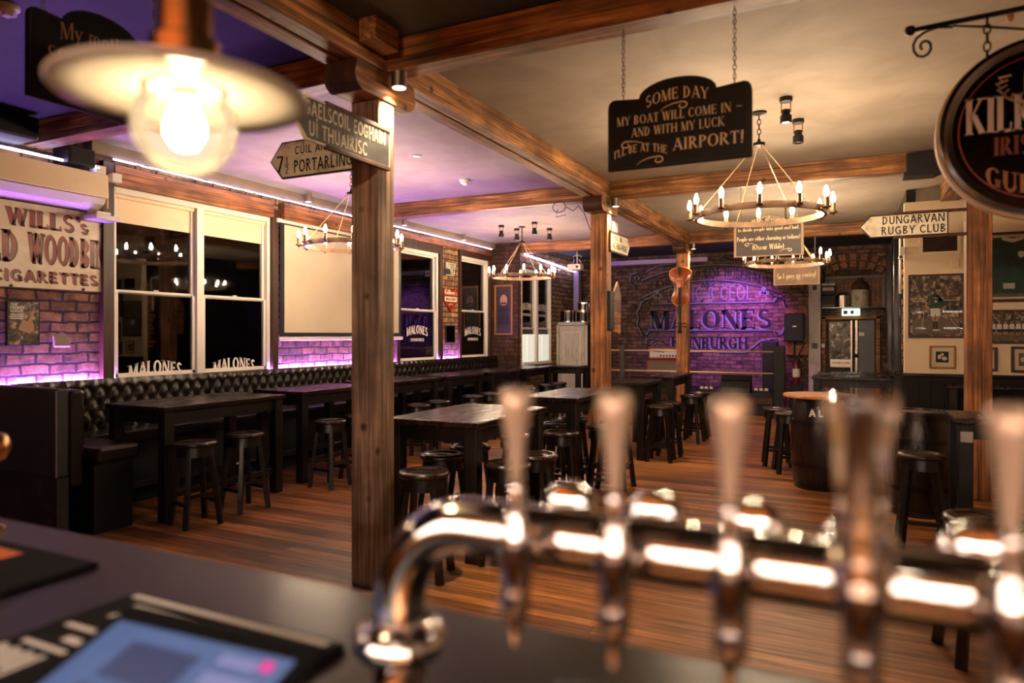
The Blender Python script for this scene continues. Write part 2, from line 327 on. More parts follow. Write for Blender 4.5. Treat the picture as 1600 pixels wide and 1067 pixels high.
# ---------------------------------------------------------------- mesh helpers
class MB:
    def __init__(s): s.v = []; s.f = []
    def add(s, vs, fs):
        o = len(s.v); s.v += [tuple(v) for v in vs]; s.f += [tuple(i+o for i in f) for f in fs]; return s
    def box(s, x0, x1, y0, y1, z0, z1):
        return s.add([(x0,y0,z0),(x1,y0,z0),(x1,y1,z0),(x0,y1,z0),(x0,y0,z1),(x1,y0,z1),(x1,y1,z1),(x0,y1,z1)],
                     [(0,3,2,1),(4,5,6,7),(0,1,5,4),(1,2,6,5),(2,3,7,6),(3,0,4,7)])
    def cbox(s, c, d, rot=None):
        vs = []
        for z in (-.5, .5):
            for (x, y) in ((-.5,-.5),(.5,-.5),(.5,.5),(-.5,.5)):
                v = Vector((x*d[0], y*d[1], z*d[2]))
                if rot: v = rot @ v
                vs.append(v + Vector(c))
        return s.add(vs, [(0,3,2,1),(4,5,6,7),(0,1,5,4),(1,2,6,5),(2,3,7,6),(3,0,4,7)])
    def bar(s, a, b, w0, w1=None, up=(0,0,1)):
        """Square-section bar from a to b."""
        a = Vector(a); b = Vector(b); t = (b-a).normalized(); u = Vector(up)
        if abs(t.dot(u)) > .98: u = Vector((0,1,0))
        x = t.cross(u).normalized(); y = x.cross(t).normalized(); w1 = w1 or w0
        vs = []
        for p, ww in ((a, w0), (b, w1)):
            for (i, j) in ((-1,-1),(1,-1),(1,1),(-1,1)): vs.append(p + x*i*ww/2 + y*j*ww/2)
        return s.add(vs, [(0,1,2,3),(7,6,5,4),(0,4,5,1),(1,5,6,2),(2,6,7,3),(3,7,4,0)])
    def tube(s, pts, r, n=10, cap=True, closed=False):
        pts = [Vector(p) for p in pts]; rs = r if isinstance(r, (list, tuple)) else [r]*len(pts)
        K = len(pts); vs = []; prev = None
        for i, p in enumerate(pts):
            if closed: t = pts[(i+1) % K] - pts[i-1]
            else: t = pts[min(i+1, K-1)] - pts[max(i-1, 0)]
            t.normalize()
            if prev is None:
                u = Vector((0,0,1)) if abs(t.z) < .9 else Vector((1,0,0))
                x = t.cross(u).normalized()
            else:
                x = (prev - t*prev.dot(t)).normalized()
            prev = x; y = t.cross(x)
            for k in range(n):
                a = 2*PI*k/n; vs.append(p + (x*math.cos(a) + y*math.sin(a))*rs[i])
        fs = []
        for i in range(K if closed else K-1):
            j = (i+1) % K
            for k in range(n): fs.append((i*n+k, i*n+(k+1) % n, j*n+(k+1) % n, j*n+k))
        if cap and not closed:
            fs.append(tuple(range(n-1, -1, -1))); fs.append(tuple((K-1)*n+k for k in range(n)))
        return s.add(vs, fs)
    def lathe(s, prof, n=32, c=(0,0,0), axis='z', rot=None, closed=False):
        """prof: (radius, height) pairs."""
        vs = []
        for (r, h) in prof:
            for k in range(n):
                a = 2*PI*k/n; p = (r*math.cos(a), r*math.sin(a), h)
                if axis == 'y': p = (p[0], h, p[1])
                if axis == 'x': p = (h, p[0], p[1])
                p = Vector(p)
                if rot: p = rot @ p
                vs.append(p + Vector(c))
        fs = []; K = len(prof)
        for i in range(K if closed else K-1):
            j = (i+1) % K
            for k in range(n):
                f = (i*n+k, i*n+(k+1) % n, j*n+(k+1) % n, j*n+k)
                fs.append(f[::-1] if axis == 'y' else f)
        return s.add(vs, fs)
    def prism(s, prof, axis, a0, a1):
        """2-D outline pushed along an axis: x -> (y,z), y -> (x,z), z -> (x,y)."""
        def mk(p, a): return {'x': (a, p[0], p[1]), 'y': (p[0], a, p[1]), 'z': (p[0], p[1], a)}[axis]
        n = len(prof); vs = [mk(p, a0) for p in prof] + [mk(p, a1) for p in prof]
        fs = [tuple(range(n-1, -1, -1)), tuple(range(n, 2*n))] + [(i, (i+1) % n, n+(i+1) % n, n+i) for i in range(n)]
        return s.add(vs, fs)
    def build(s, name, m, parent=None, smooth=False, bevel=0, world=False, auto=False):
        vs = s.v
        if world and parent is not None:
            L = parent.location; q = parent
            off = Vector(L)
            while q.parent: q = q.parent; off += q.location
            vs = [tuple(Vector(v) - off) for v in vs]
        me = bpy.data.meshes.new(name); me.from_pydata(vs, [], s.f); me.update()
        import bmesh
        bm = bmesh.new(); bm.from_mesh(me)
        bmesh.ops.recalc_face_normals(bm, faces=bm.faces[:]) if smooth != 'keep' else None
        bm.to_mesh(me); bm.free()
        me.materials.append(M[m] if isinstance(m, str) else m)
        o = bpy.data.objects.new(name, me); COL.objects.link(o)
        if parent: o.parent = parent
        if smooth:
            for p in me.polygons: p.use_smooth = True
        if smooth is True and auto:
            me.shade_smooth() if False else None
            md = o.modifiers.new('edges', 'EDGE_SPLIT'); md.split_angle = R(38)
        if bevel:
            md = o.modifiers.new('bevel', 'BEVEL'); md.width = bevel; md.segments = 2; md.limit_method = 'ANGLE'; md.angle_limit = R(40)
        return o

def tag(o, label=None, cat=None, group=None, kind=None):
    if label: o['label'] = label
    if cat: o['category'] = cat
    if group: o['group'] = group
    if kind: o['kind'] = kind
    return o
def thing(name, label, cat, loc=(0,0,0), rz=0, group=None):
    o = bpy.data.objects.new(name, None); COL.objects.link(o); o.empty_display_size = .1
    o.location = loc; o.rotation_euler = (0, 0, rz)
    return tag(o, label, cat, group)
def copy_tree(o, parent=None):
    c = o.copy(); COL.objects.link(c)
    if parent: c.parent = parent
    for ch in list(o.children): copy_tree(ch, c)
    return c
def struct(o, label=None, cat=None): return tag(o, label, cat, None, 'structure')
def lamp(kind, name, loc, col, power, parent=None, size=.05, spot=None, target=None, blend=.6):
    d = bpy.data.lights.new(name, kind); d.energy = power; d.color = col
    if kind in ('POINT', 'SPOT'): d.shadow_soft_size = size
    if kind == 'SPOT': d.spot_size = spot; d.spot_blend = blend
    o = bpy.data.objects.new(name, d); COL.objects.link(o)
    if parent: o.parent = parent; loc = Vector(loc) - parent.location
    o.location = loc
    if target is not None:
        wl = Vector(loc) + (parent.location if parent else Vector())
        o.rotation_euler = (Vector(target) - wl).to_track_quat('-Z', 'Y').to_euler()
    return o

# ---------------------------------------------------------------- lettering: a stroke alphabet of our own
class Pen:
    def __init__(s, T, t, S): s.T, s.t, s.S = T, t, S; s.p = []
    def rect(s, x0, x1, y0, y1): s.p.append([(x0,y0),(x1,y0),(x1,y1),(x0,y1)])
    def ser(s, x, y, up):
        if s.S: s.rect(x-s.S, x+s.S, y if up else y-.05, y+.05 if up else y)
    def V(s, x, y0=0, y1=1, w=None, a=1, b=1):
        w = w or s.T; s.rect(x-w/2, x+w/2, y0, y1)
        if a: s.ser(x, y0, 1)
        if b: s.ser(x, y1, 0)
    def D(s, x0, y0, x1, y1, w=None, a=0, b=0):
        w = (w or s.T)*1.08; s.p.append([(x0-w/2,y0),(x0+w/2,y0),(x1+w/2,y1),(x1-w/2,y1)])
        if a: s.ser(x0, y0, y0 < .5)
        if b: s.ser(x1, y1, y1 < .5)
    def H(s, x0, x1, y, w=None):
        w = w or max(s.t, .07); s.rect(x0, x1, y-w/2, y+w/2)
    def A(s, cx, cy, rx, ry, a0, a1, w=None):
        n = max(4, int(abs(a1-a0)/18)); q = []
        for i in range(n+1):
            a = R(a0+(a1-a0)*i/n); c, sn = math.cos(a), math.sin(a)
            ww = w or (s.t+(s.T-s.t)*c*c)
            q.append(((cx+(rx+ww/2)*c, cy+(ry+ww/2)*sn), (cx+(rx-ww/2)*c, cy+(ry-ww/2)*sn)))
        for a, b in zip(q, q[1:]): s.p.append([a[0], b[0], b[1], a[1]])

def glyph(ch, T, t, S):
    p = Pen(T, t, S); h = T/2; e = max(t, .07)/2; m = (T+t)/2*.95; X = .6
    acute = ch in 'ÍÚ'
    c = {'Í': 'I', 'Ú': 'U'}.get(ch, ch)
    adv = .7
    if c == 'A': p.D(.08,0,.38,1,t,1); p.D(.7,0,.38,1,T,1); p.H(.2,.58,.32); adv = .78
    elif c == 'B': p.V(.14); p.A(.2,.75,.3-h*.3,.25-e,-90,90); p.A(.2,.26,.34-h*.3,.26-e,-90,90); p.H(.1,.24,1-e); p.H(.1,.24,.5); p.H(.1,.24,e); adv = .68
    elif c == 'C': p.A(.42,.5,.34-h*.4,.5-e,42,318); adv = .74
    elif c == 'D': p.V(.14); p.A(.2,.5,.46-h,.5-e,-90,90); p.H(.1,.24,1-e); p.H(.1,.24,e); adv = .78
    elif c == 'E': p.V(.14); p.H(.1,.56,1-e); p.H(.1,.5,.52); p.H(.1,.6,e); adv = .66; S and (p.rect(.53,.58,.78,1), p.rect(.56,.61,0,.24), p.rect(.46,.5,.4,.64))
    elif c == 'F': p.V(.14); p.H(.1,.56,1-e); p.H(.1,.48,.5); adv = .6; S and (p.rect(.53,.58,.76,1), p.rect(.44,.48,.38,.62))
    elif c == 'G': p.A(.42,.5,.34-h*.4,.5-e,42,318); p.V(.7-h*.6,.06,.45,None,0,S and 1); (S or p.H(.45,.7,.43)); adv = .82
    elif c == 'H': p.V(.14); p.V(.68); p.H(.14,.68,.5); adv = .82
    elif c == 'I': p.V(.16); adv = .32
    elif c == 'K': p.V(.14); p.D(.16,.38,.62,1,t,0,1); p.D(.68,0,.3,.56,T,1,0); adv = .76
    elif c == 'L': p.V(.14); p.H(.1,.56,e); S and p.rect(.52,.57,0,.26); adv = .6
    elif c == 'M': p.V(.12,0,1,t); p.D(.46,0,.16,1,T); p.D(.46,0,.78,1,t); p.V(.82); adv = .96
    elif c == 'N': p.V(.12,0,1,t); p.D(.68,0,.14,1,T); p.V(.7,0,1,t,0,1); adv = .82
    elif c == 'O': p.A(.42,.5,.35-h*.4,.5-e,0,360); adv = .84
    elif c == 'P': p.V(.14); p.A(.2,.73,.34-h*.4,.27-e,-90,90); p.H(.1,.24,1-e); p.H(.1,.24,.46+e); adv = .62
    elif c == 'R': p.V(.14); p.A(.2,.74,.32-h*.4,.26-e,-90,90); p.H(.1,.24,1-e); p.H(.1,.28,.48+e); p.D(.64,0,.3,.5,T,1); adv = .72
    elif c == 'S': p.A(.31,.735,.2,.265-e,38,270,m); p.A(.31,.255,.22,.255-e,90,-142,m); adv = .62
    elif c == 'T': p.V(.34,0,1,None,1,0); p.H(.02,.66,1-e); S and (p.rect(.02,.06,.76,1), p.rect(.62,.66,.76,1)); adv = .68
    elif c == 'U': p.V(.14,.3,1,None,0,1); p.V(.62,.3,1,t,0,1); p.A(.38,.32,.24,.32-e,180,360,(T+t)/2); adv = .78
    elif c == 'V': p.D(.38,0,.08,1,T,0,1); p.D(.38,0,.68,1,t,0,1); adv = .76
    elif c == 'W': p.D(.3,0,.08,1,T,0,1); p.D(.3,0,.5,1,t); p.D(.72,0,.5,1,T); p.D(.72,0,.92,1,t,0,1); adv = 1.0
    elif c == 'Y': p.V(.38,0,.46,None,1,0); p.D(.38,.42,.08,1,T,0,1); p.D(.38,.42,.68,1,t,0,1); adv = .76
    elif c == '&': p.A(.34,.77,.17,.23-e,0,360,m); p.A(.32,.28,.26,.28-e,20,340,m); p.D(.7,0,.24,.66,T*.8); adv = .78
    elif c == '!': p.D(.14,.26,.16,1,T*.85); p.rect(.14-h*.8,.14+h*.8,0,.14); adv = .3
    elif c == "'": p.rect(.06,.06+T*.8,.72,1); adv = .2
    elif c == '.': p.rect(.05,.05+T,0,.13); adv = .24
    elif c == '~': p.A(.2,.42,.14,.09,180,20,.07); p.A(.46,.5,.14,.09,200,340,.07); adv = .66
    elif c == '(': p.A(.42,.45,.3,.62,128,232); adv = .3
    elif c == ')': p.A(-.12,.45,.3,.62,-52,52); adv = .3
    elif c == '7': p.H(.04,.56,.94,.12); p.D(.2,0,.5,.9,T); adv = .62
    elif c == '1': p.V(.2,0,1,None,0,0); p.D(.06,.72,.2,.98,T*.7); adv = .36
    elif c == '2': p.A(.28,.72,.2,.24,160,-40,m); p.D(.08,.04,.42,.6,T*.9); p.H(.04,.52,.06,.12); adv = .58
    elif c == 'a': p.A(.26,.29,.19-h*.3,.29-e,0,360); p.V(.46,0,.58,None,0,0); adv = .58
    elif c == 'b': p.V(.12,0,1,None,0,1); p.A(.3,.29,.19-h*.3,.29-e,0,360); adv = .56
    elif c == 'c': p.A(.28,.29,.2-h*.3,.29-e,45,315); adv = .5
    elif c == 'd': p.A(.26,.29,.19-h*.3,.29-e,0,360); p.V(.45,0,1,None,0,1); adv = .58
    elif c == 'e': p.A(.28,.29,.2-h*.3,.29-e,0,315); p.H(.1,.47,.31); adv = .54
    elif c == 'g': p.A(.26,.31,.19-h*.3,.27-e,0,360); p.V(.45,-.1,.58,None,0,0); p.A(.27,-.1,.18,.14,0,-150,m); adv = .56
    elif c == 'h': p.V(.12,0,1,None,1,1); p.A(.3,.36,.17,.22-e,0,180,m); p.V(.47,0,.38,None,1,0); adv = .6
    elif c == 'i': p.V(.14,0,.58); p.rect(.14-h,.14+h,.72,.86); adv = .28
    elif c == 'l': p.V(.14); adv = .28
    elif c == 'm': p.V(.12,0,.58); p.A(.27,.36,.14,.22-e,0,180,m); p.V(.42,0,.38,None,1,0); p.A(.57,.36,.14,.22-e,0,180,m); p.V(.72,0,.38,None,1,0); adv = .86
    elif c == 'n': p.V(.12,0,.58); p.A(.3,.36,.17,.22-e,0,180,m); p.V(.47,0,.38,None,1,0); adv = .6
    elif c == 'o': p.A(.28,.29,.21-h*.3,.29-e,0,360); adv = .56
    elif c == 'p': p.V(.12,-.28,.58); p.A(.3,.29,.19-h*.3,.29-e,0,360); adv = .56
    elif c == 'r': p.V(.12,0,.58); p.A(.29,.36,.15,.2-e,35,150,m); adv = .44
    elif c == 's': p.A(.22,.435,.13,.145-e*.6,35,270,m*.85); p.A(.22,.145,.14,.145-e*.6,90,-145,m*.85); adv = .44
    elif c == 't': p.V(.16,0,.84,None,1,0); p.H(.02,.34,.56); adv = .38
    elif c == 'u': p.V(.12,.2,.58,None,0,1); p.A(.28,.22,.16,.22-e,180,360,m); p.V(.45,0,.58,None,1,1); adv = .58
    elif c == 'v': p.D(.26,0,.06,.58,T,0,1); p.D(.26,0,.46,.58,t,0,1); adv = .52
    elif c == 'w': p.D(.2,0,.06,.58,T,0,1); p.D(.2,0,.34,.58,t); p.D(.48,0,.34,.58,T); p.D(.48,0,.62,.58,t,0,1); adv = .68
    elif c == 'y': p.D(.26,0,.06,.58,T,0,1); p.D(.14,-.28,.46,.58,t,0,1); adv = .5
    elif c == ' ': adv = .34
    if acute: p.D(adv*.42,1.08,adv*.68,1.28,T*.8)
    return adv, p.p

STY = {'serif': (.17, .06, .12), 'bold': (.23, .08, .17), 'slab': (.24, .13, .18), 'sans': (.15, .15, 0), 'heavy': (.21, .21, 0), 'thin': (.09, .07, 0), 'light': (.13, .05, .1)}
def text(mb, s, org, U, V, size, style='serif', align='c', width=None, arch=0, tilt=0, gap=.06, shear=0):
    """Letters laid on the plane org + u*U + v*V; arch lifts the middle, tilt climbs to the right."""
    T, t, S = STY[style]; org = Vector(org); U = Vector(U); V = Vector(V)
    gl = [glyph(c, T, t, S) for c in s]
    tot = sum(g[0]+gap for g in gl) - gap
    kx = (width/(tot*size)) if width else 1.0
    W = tot*size*kx; x = 0
    u0 = {'c': -W/2, 'l': 0, 'r': -W}[align]
    for adv, polys in gl:
        for q in polys:
            vs = []
            for (a, b) in q:
                u = u0 + (x+a)*size*kx + b*size*shear; f = 2*(u-u0)/W - 1
                v = b*size + arch*(1-f*f) + tilt*u
                vs.append(org + U*u + V*v)
            mb.add(vs, [tuple(range(len(vs)))])
        x += adv + gap
    return W
def ribbon(mb, pts, w, org, U, V, taper=True, closed=False):
    org = Vector(org); U = Vector(U); V = Vector(V); n = len(pts); q = []
    for i, (x, y) in enumerate(pts):
        a = pts[i-1] if (closed or i) else pts[0]; b = pts[(i+1) % n] if (closed or i < n-1) else pts[-1]
        dx, dy = b[0]-a[0], b[1]-a[1]; l = math.hypot(dx, dy) or 1
        ww = w*(math.sin(PI*(i+.4)/(n-.2))**.6 if taper else 1)/2
        q.append((org+U*(x-dy/l*ww)+V*(y+dx/l*ww), org+U*(x+dy/l*ww)+V*(y-dx/l*ww)))
    for i in range(n if closed else n-1):
        a, b = q[i], q[(i+1) % n]; mb.add([a[0], a[1], b[1], b[0]], [(0,1,2,3)])
def swirl(mb, org, U, V, s, flip=1, w=.012):
    """A flourish: long tail that curls into a hook."""
    pts = [(-.9*s*flip+.0, -.16*s), (-.6*s*flip, .04*s), (-.2*s*flip, .16*s), (.25*s*flip, .2*s)]
    for k in range(11):
        a = R(80 - k*34); r = .2*s*(1-k*.06)
        pts.append((.3*s*flip+r*math.cos(a)*1.5*flip, r*math.sin(a)))
    ribbon(mb, pts, w, org, U, V)
def poly(mb, pts, org, U, V):
    org = Vector(org); U = Vector(U); V = Vector(V)
    mb.add([org+U*a+V*b for a, b in pts], [tuple(range(len(pts)))])
def ell(cx, cy, rx, ry, n=20, a0=0, a1=360):
    return [(cx+rx*math.cos(R(a0+(a1-a0)*i/n)), cy+ry*math.sin(R(a0+(a1-a0)*i/n))) for i in range(n if a1-a0 == 360 else n+1)]
UX, UY, UZ = Vector((1,0,0)), Vector((0,1,0)), Vector((0,0,1))
def chain(top, bot, r=.0022, ln=.026):
    mb = MB(); top = Vector(top); bot = Vector(bot); n = max(2, int((top-bot).length/(ln*.78)))
    for i in range(n):
        c = top.lerp(bot, (i+.5)/n); d = UX if i % 2 else UY; pts = []
        for k in range(8):
            a = 2*PI*k/8; pts.append(c + d*math.cos(a)*ln*.3 + UZ*math.sin(a)*ln*.55)
        mb.tube(pts, r, 5, closed=True)
    return mb

# ================================================================ THE ROOM
ZC = 3.57
struct(MB().box(-7.3, 5.2, -1.8, 16.9, -.1, 0).build('floor', 'floor'), 'worn orange brown plank floor running across the room', 'floor')
struct(MB().box(-7.3, 5.2, 3.76, 13.2, ZC, ZC+.1).build('ceiling', 'ceiling'), 'pale plaster ceiling above the timber beams', 'ceiling')
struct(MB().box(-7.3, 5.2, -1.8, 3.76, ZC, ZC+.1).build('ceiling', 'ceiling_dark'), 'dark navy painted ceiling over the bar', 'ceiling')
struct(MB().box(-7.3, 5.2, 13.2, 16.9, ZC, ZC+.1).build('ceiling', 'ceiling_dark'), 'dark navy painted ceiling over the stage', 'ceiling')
WIN = [(4.58, 6.76, 1.15, 3.19), (9.62, 10.88, 1.15, 3.15), (11.66, 12.84, 1.15, 3.2)]
mb = MB(); y = -1.8
for (a, b, z0, z1) in WIN:
    mb.box(-7.1, -6.85, y, a, 0, ZC); mb.box(-7.1, -6.85, a, b, 0, z0); mb.box(-7.1, -6.85, a, b, z1, ZC); y = b
mb.box(-7.1, -6.85, y, 13.0, 0, ZC)
struct(mb.build('wall_left', 'brick_y'), 'exposed brick wall with sash windows behind the long bench', 'wall')
mb = MB().box(-6.86, -6.2, 12.92, 13.04, 0, ZC)
struct(mb.build('wall_pier', 'brick_dark'), 'brick return at the far end of the long bench', 'wall')
mb = MB(); a, b, z0, z1 = 13.1, 14.72, 1.0, 3.05
mb.box(-6.45, -6.2, 13.04, a, 0, ZC).box(-6.45, -6.2, a, b, 0, z0).box(-6.45, -6.2, a, b, z1, ZC).box(-6.45, -6.2, b, 16.6, 0, ZC)
struct(mb.build('wall_left_far', 'brick_y'), 'dark brick wall beside the stage with a white window', 'wall')
struct(MB().box(-6.45, 5.2, 16.6, 16.8, 0, ZC).build('wall_back', 'brick_x'), 'dark brick end wall carrying the painted pub mural', 'wall')
struct(MB().box(5.0, 5.2, -1.8, 16.6, 0, ZC).build('wall_right', 'cream'), 'plain cream side wall', 'wall')
struct(MB().box(-7.1, 5.2, -1.8, -1.6, 0, ZC).build('wall_front', 'dado'), 'dark panelled wall behind the bar', 'wall')
# cream partition with the sports pictures
struct(MB().box(.63, 5.0, 10.4, 10.52, 0, 3.38).build('wall_partition', 'cream'), 'cream wall hung with framed sports pictures', 'wall')
struct(MB().box(.75, 5.0, 10.56, 10.66, 3.3, ZC).build('wall_bulkhead', 'ceiling'), 'plaster bulkhead over the cream wall', 'wall')
mb = MB().box(.62, 5.0, 10.375, 10.4, 0, 1.12)
for k in range(30): mb.box(.66+k*.145, .66+k*.145+.125, 10.368, 10.376, .12, 1.06)
struct(mb.build('trim_1', 'dado', bevel=.003), 'black boarded dado below the cream wall', 'panelling')
struct(MB().box(.6, 5.0, 10.34, 10.4, 1.11, 1.15).build('trim_2', 'black_gloss', bevel=.008), 'black dado rail under the cream wall', 'rail')
struct(MB().box(.66, .76, 10.52, 16.6, 0, ZC).build('wall_passage', 'black_gloss'), 'black gloss side of the passage to the door', 'wall')
mb = MB(); z = 1.25
for k in range(16):
    mb.box(.615+.012*(k % 2), .64, 10.5, 10.6+.05*((k*7) % 3), z, z+.075); z += .1
struct(mb.build('trim_3', M['trim_wood'], bevel=.01), 'raw brick edge beside the black window', 'brick edge')

# windows of the left wall ------------------------------------------------
def sash(n, x, y0, y1, z0, z1, halves, label, zmeet, textz, blind=True, shutter=False):
    wd = thing('window_%d' % n, label, 'window', (x, y0, z0)); wd['kind'] = 'structure'
    f = MB(); t = .055
    f.box(x-.09, x+.0, y0, y0+t, z0, z1).box(x-.09, x+.0, y1-t, y1, z0, z1).box(x-.09, x, y0+t, y1-t, z1-t*1.2, z1).box(x-.09, x+.03, y0+t, y1-t, z0, z0+t)
    spans = []
    w_ = (y1-y0-2*t-(halves-1)*.1)/halves
    for h in range(halves):
        a = y0+t+h*(w_+.1); spans.append((a, a+w_))
        if h: f.box(x-.09, x+.01, a-.1, a, z0+t, z1-t)
    f.build('window_frame', 'white', wd, bevel=.006, world=True)
    for (a, b) in spans:
        s1 = MB(); q = .04
        s1.box(x-.09, x-.05, a, a+q, zmeet, z1-t).box(x-.09, x-.05, b-q, b, zmeet, z1-t).box(x-.09, x-.05, a, b, z1-t-q, z1-t).box(x-.09, x-.045, a, b, zmeet-.02, zmeet+.025)
        s1.box(x-.06, x-.02, a, a+q, z0+t, zmeet).box(x-.06, x-.02, b-q, b, z0+t, zmeet).box(x-.06, x-.02, a, b, z0+t, z0+t+q)
        s1.box(x-.05, x-.03, (a+b)/2-.03, (a+b)/2+.03, zmeet+.025, zmeet+.04)
        so = s1.build('sash', 'white', wd, bevel=.004, world=True)
        MB().box(x-.075, x-.071, a, b, zmeet, z1-t).build('pane', 'pane', so, world=True)
        MB().box(x-.047, x-.043, a, b, z0+t, zmeet).build('pane', 'pane', so, world=True)
        if blind:
            bl = MB().box(x-.068, x-.062, a+.01, b-.01, z1-t-.3, z1-t).tube([(x-.045, a+.01, z1-t-.03), (x-.045, b-.01, z1-t-.03)], .025, 10)
            bl.build('roller_blind', 'cream', wd, world=True)
        if textz:
            tx = MB(); c = (a+b)/2
            text(tx, 'MALONES', (x-.036 if textz < zmeet else x-.06, c, textz), UY, UZ, .15, 'slab', width=.66, arch=.05)
            text(tx, 'EDINBURGH', (x-.036 if textz < zmeet else x-.06, c, textz-.085), UY, UZ, .055, 'slab', width=.42)
            tx.build('lettering', 'chalk', wd, world=True)
    return wd
sash(1, -6.85, *WIN[0], 2, 'wide black paned double sash window with cream blinds', 2.1, 1.17, True)
sash(2, -6.85, *WIN[1], 1, 'dark sash window between the screen and the tin signs', 2.08, 1.62, False)
sash(3, -6.85, *WIN[2], 1, 'last dark sash window beside the far brick return', 2.12, 1.62, False)
w4 = sash(4, -6.2, 13.1, 14.72, 1.0, 3.05, 2, 'white window with pale glowing shutters beside the stage door', 1.78, 2.14, False)
mb = MB()
for (a, b) in ((13.19, 13.84), (13.98, 14.63)):
    for k in range(3): mb.box(-6.222, -6.208+.006*(k % 2), a+k*.21, a+k*.21+.2, 1.07, 1.66)
mb.build('shutter', 'shutter', w4, bevel=.004, world=True)
struct(MB().box(-7.9, -7.4, 3.5, 13.5, 0, 3.6).build('wall_street', 'night'), 'dark night street outside the windows', 'street')
struct(MB().box(-7.2, -6.7, 13.05, 16.5, 0, 3.6).build('wall_street_far', 'night'), 'dark night yard outside the far window', 'yard')
# timber casings and boards around the windows
def trim(n, mb, m, label, bevel=.006): return struct(mb.build('trim_%d' % n, m, bevel=bevel), label, 'trim')
trim(4, MB().box(-6.86, -6.79, 4.46, 4.58, 1.2, 3.42).box(-6.86, -6.8, 6.76, 6.86, 1.2, 3.3), 'casing', 'dark timber jambs of the wide window')
trim(5, MB().box(-6.86, -6.8, 9.52, 9.62, 1.2, 3.3).box(-6.86, -6.8, 10.88, 10.97, 1.2, 3.3).box(-6.86, -6.8, 9.62, 10.88, 3.15, 3.3), 'casing', 'dark timber casing of the second window')
trim(6, MB().box(-6.86, -6.8, 11.6, 11.66, 1.2, 3.33).box(-6.86, -6.8, 12.84, 12.92, 1.2, 3.33).box(-6.86, -6.8, 11.66, 12.84, 3.2, 3.33), 'casing', 'dark timber casing of the last window')
trim(7, MB().box(-6.86, -6.78, 4.58, 6.76, 3.19, 3.40), 'trim_wood', 'orange timber lintel over the wide window')
trim(8, MB().box(-6.86, -6.74, 6.9, 9.5, 3.18, 3.40), 'trim_wood', 'orange timber board over the projection screen')
trim(9, MB().box(-6.86, -6.79, 9.5, 12.9, 3.3, 3.41), 'trim_wood', 'orange timber board over the far windows')
M['plate'] = noisy('brown_wall_plate', [(.3, (106, 88, 74)), (.7, (126, 106, 90))], nscale=3, rough=.7)
trim(10, MB().box(-6.86, -6.72, 4.3, 12.92, 3.45, ZC), 'plate', 'brown plaster plate along the top of the window wall')
# ---------------------------------------------------------------- posts and beams
def post(x, y, label, m='post'):
    p = MB().box(x, x+.22, y, y+.175, 0, 3.18)
    o = struct(p.build('timber_post', m, bevel=.008), label, 'post')
    return o
PX = -2.96
post(PX, 3.63, 'nearest square timber post carrying two road signs', 'post_grey')
post(PX, 8.3, 'second timber post with a pointing sign and hanging board')
post(PX, 13.1, 'third timber post with the cello hung on it')
p4 = post(1.04, 8.22, 'timber post on the right holding the rugby club sign')
post(1.04, 3.65, 'timber post on the right holding the round beer sign')
mb = MB()
def bolster(x, y0, y1, label):
    r = .09; pr = [(y0+.02, 3.36)]
    for k in range(7):
        a = R(180+90*k/6); pr.append((y0+r+r*math.cos(a), 3.27+r*math.sin(a)))
    for k in range(7):
        a = R(270+90*k/6); pr.append((y1-r+r*math.cos(a), 3.27+r*math.sin(a)))
    pr.append((y1-.02, 3.36))
    b = struct(MB().prism(pr, 'x', x-.012, x+.232).build('timber_bolster', 'beam_y', bevel=.006), label, 'bolster')
    e = [(y0+r+(r+.002)*math.cos(R(180+80*k/6)), 3.27+(r+.002)*math.sin(R(180+80*k/6))) for k in range(7)]
    e = [(y0+.018, 3.358)]+e+[(p+.004, q+.002) for p, q in e[::-1]]+[(y0+.023, 3.358)]
    MB().prism(e, 'x', x-.013, x+.233).build('end_face', 'casing', b)
bolster(PX, 3.38, 4.04, 'round ended timber bolster on the nearest post')
bolster(PX, 8.05, 8.72, 'round ended timber bolster on the second post')
bolster(PX, 12.85, 13.5, 'round ended timber bolster on the third post')
bolster(1.04, 7.95, 8.65, 'round ended timber bolster on the rugby sign post')
for (x0, x1) in ((-2.985, -2.868), (-2.832, -2.715)):
    struct(MB().box(x0, x1, -1.6, 13.3, 3.36, ZC).build('ceiling_beam', 'beam_y', bevel=.006), 'one of the twin timbers of the long main beam', 'beam')
struct(MB().box(1.03, 1.25, -1.6, 10.4, 3.36, ZC).build('ceiling_beam', 'beam_y', bevel=.006), 'long timber beam over the right hand posts', 'beam')
for (yb, nm) in ((3.68, 'nearest'), (8.34, 'second'), (13.12, 'farthest')):
    for (x0, x1, side) in ((-6.72, -2.985, 'window'), (-2.715, 1.03, 'middle'), (1.25, 5.0, 'picture')):
        if nm == 'farthest' and side != 'window': x1 = min(x1, .66)
        if nm == 'farthest' and side == 'picture': continue
        struct(MB().box(x0, x1, yb, yb+.17, 3.365, ZC-.005).build('ceiling_beam', 'beam_x', bevel=.006), '%s cross beam, %s bay' % (nm, side), 'beam')
struct(MB().box(-2.68, -2.56, 3.36, 3.6, 3.43, ZC).build('trim_11', 'beam_y', bevel=.004), 'short timber stub beside the main beam', 'stub')

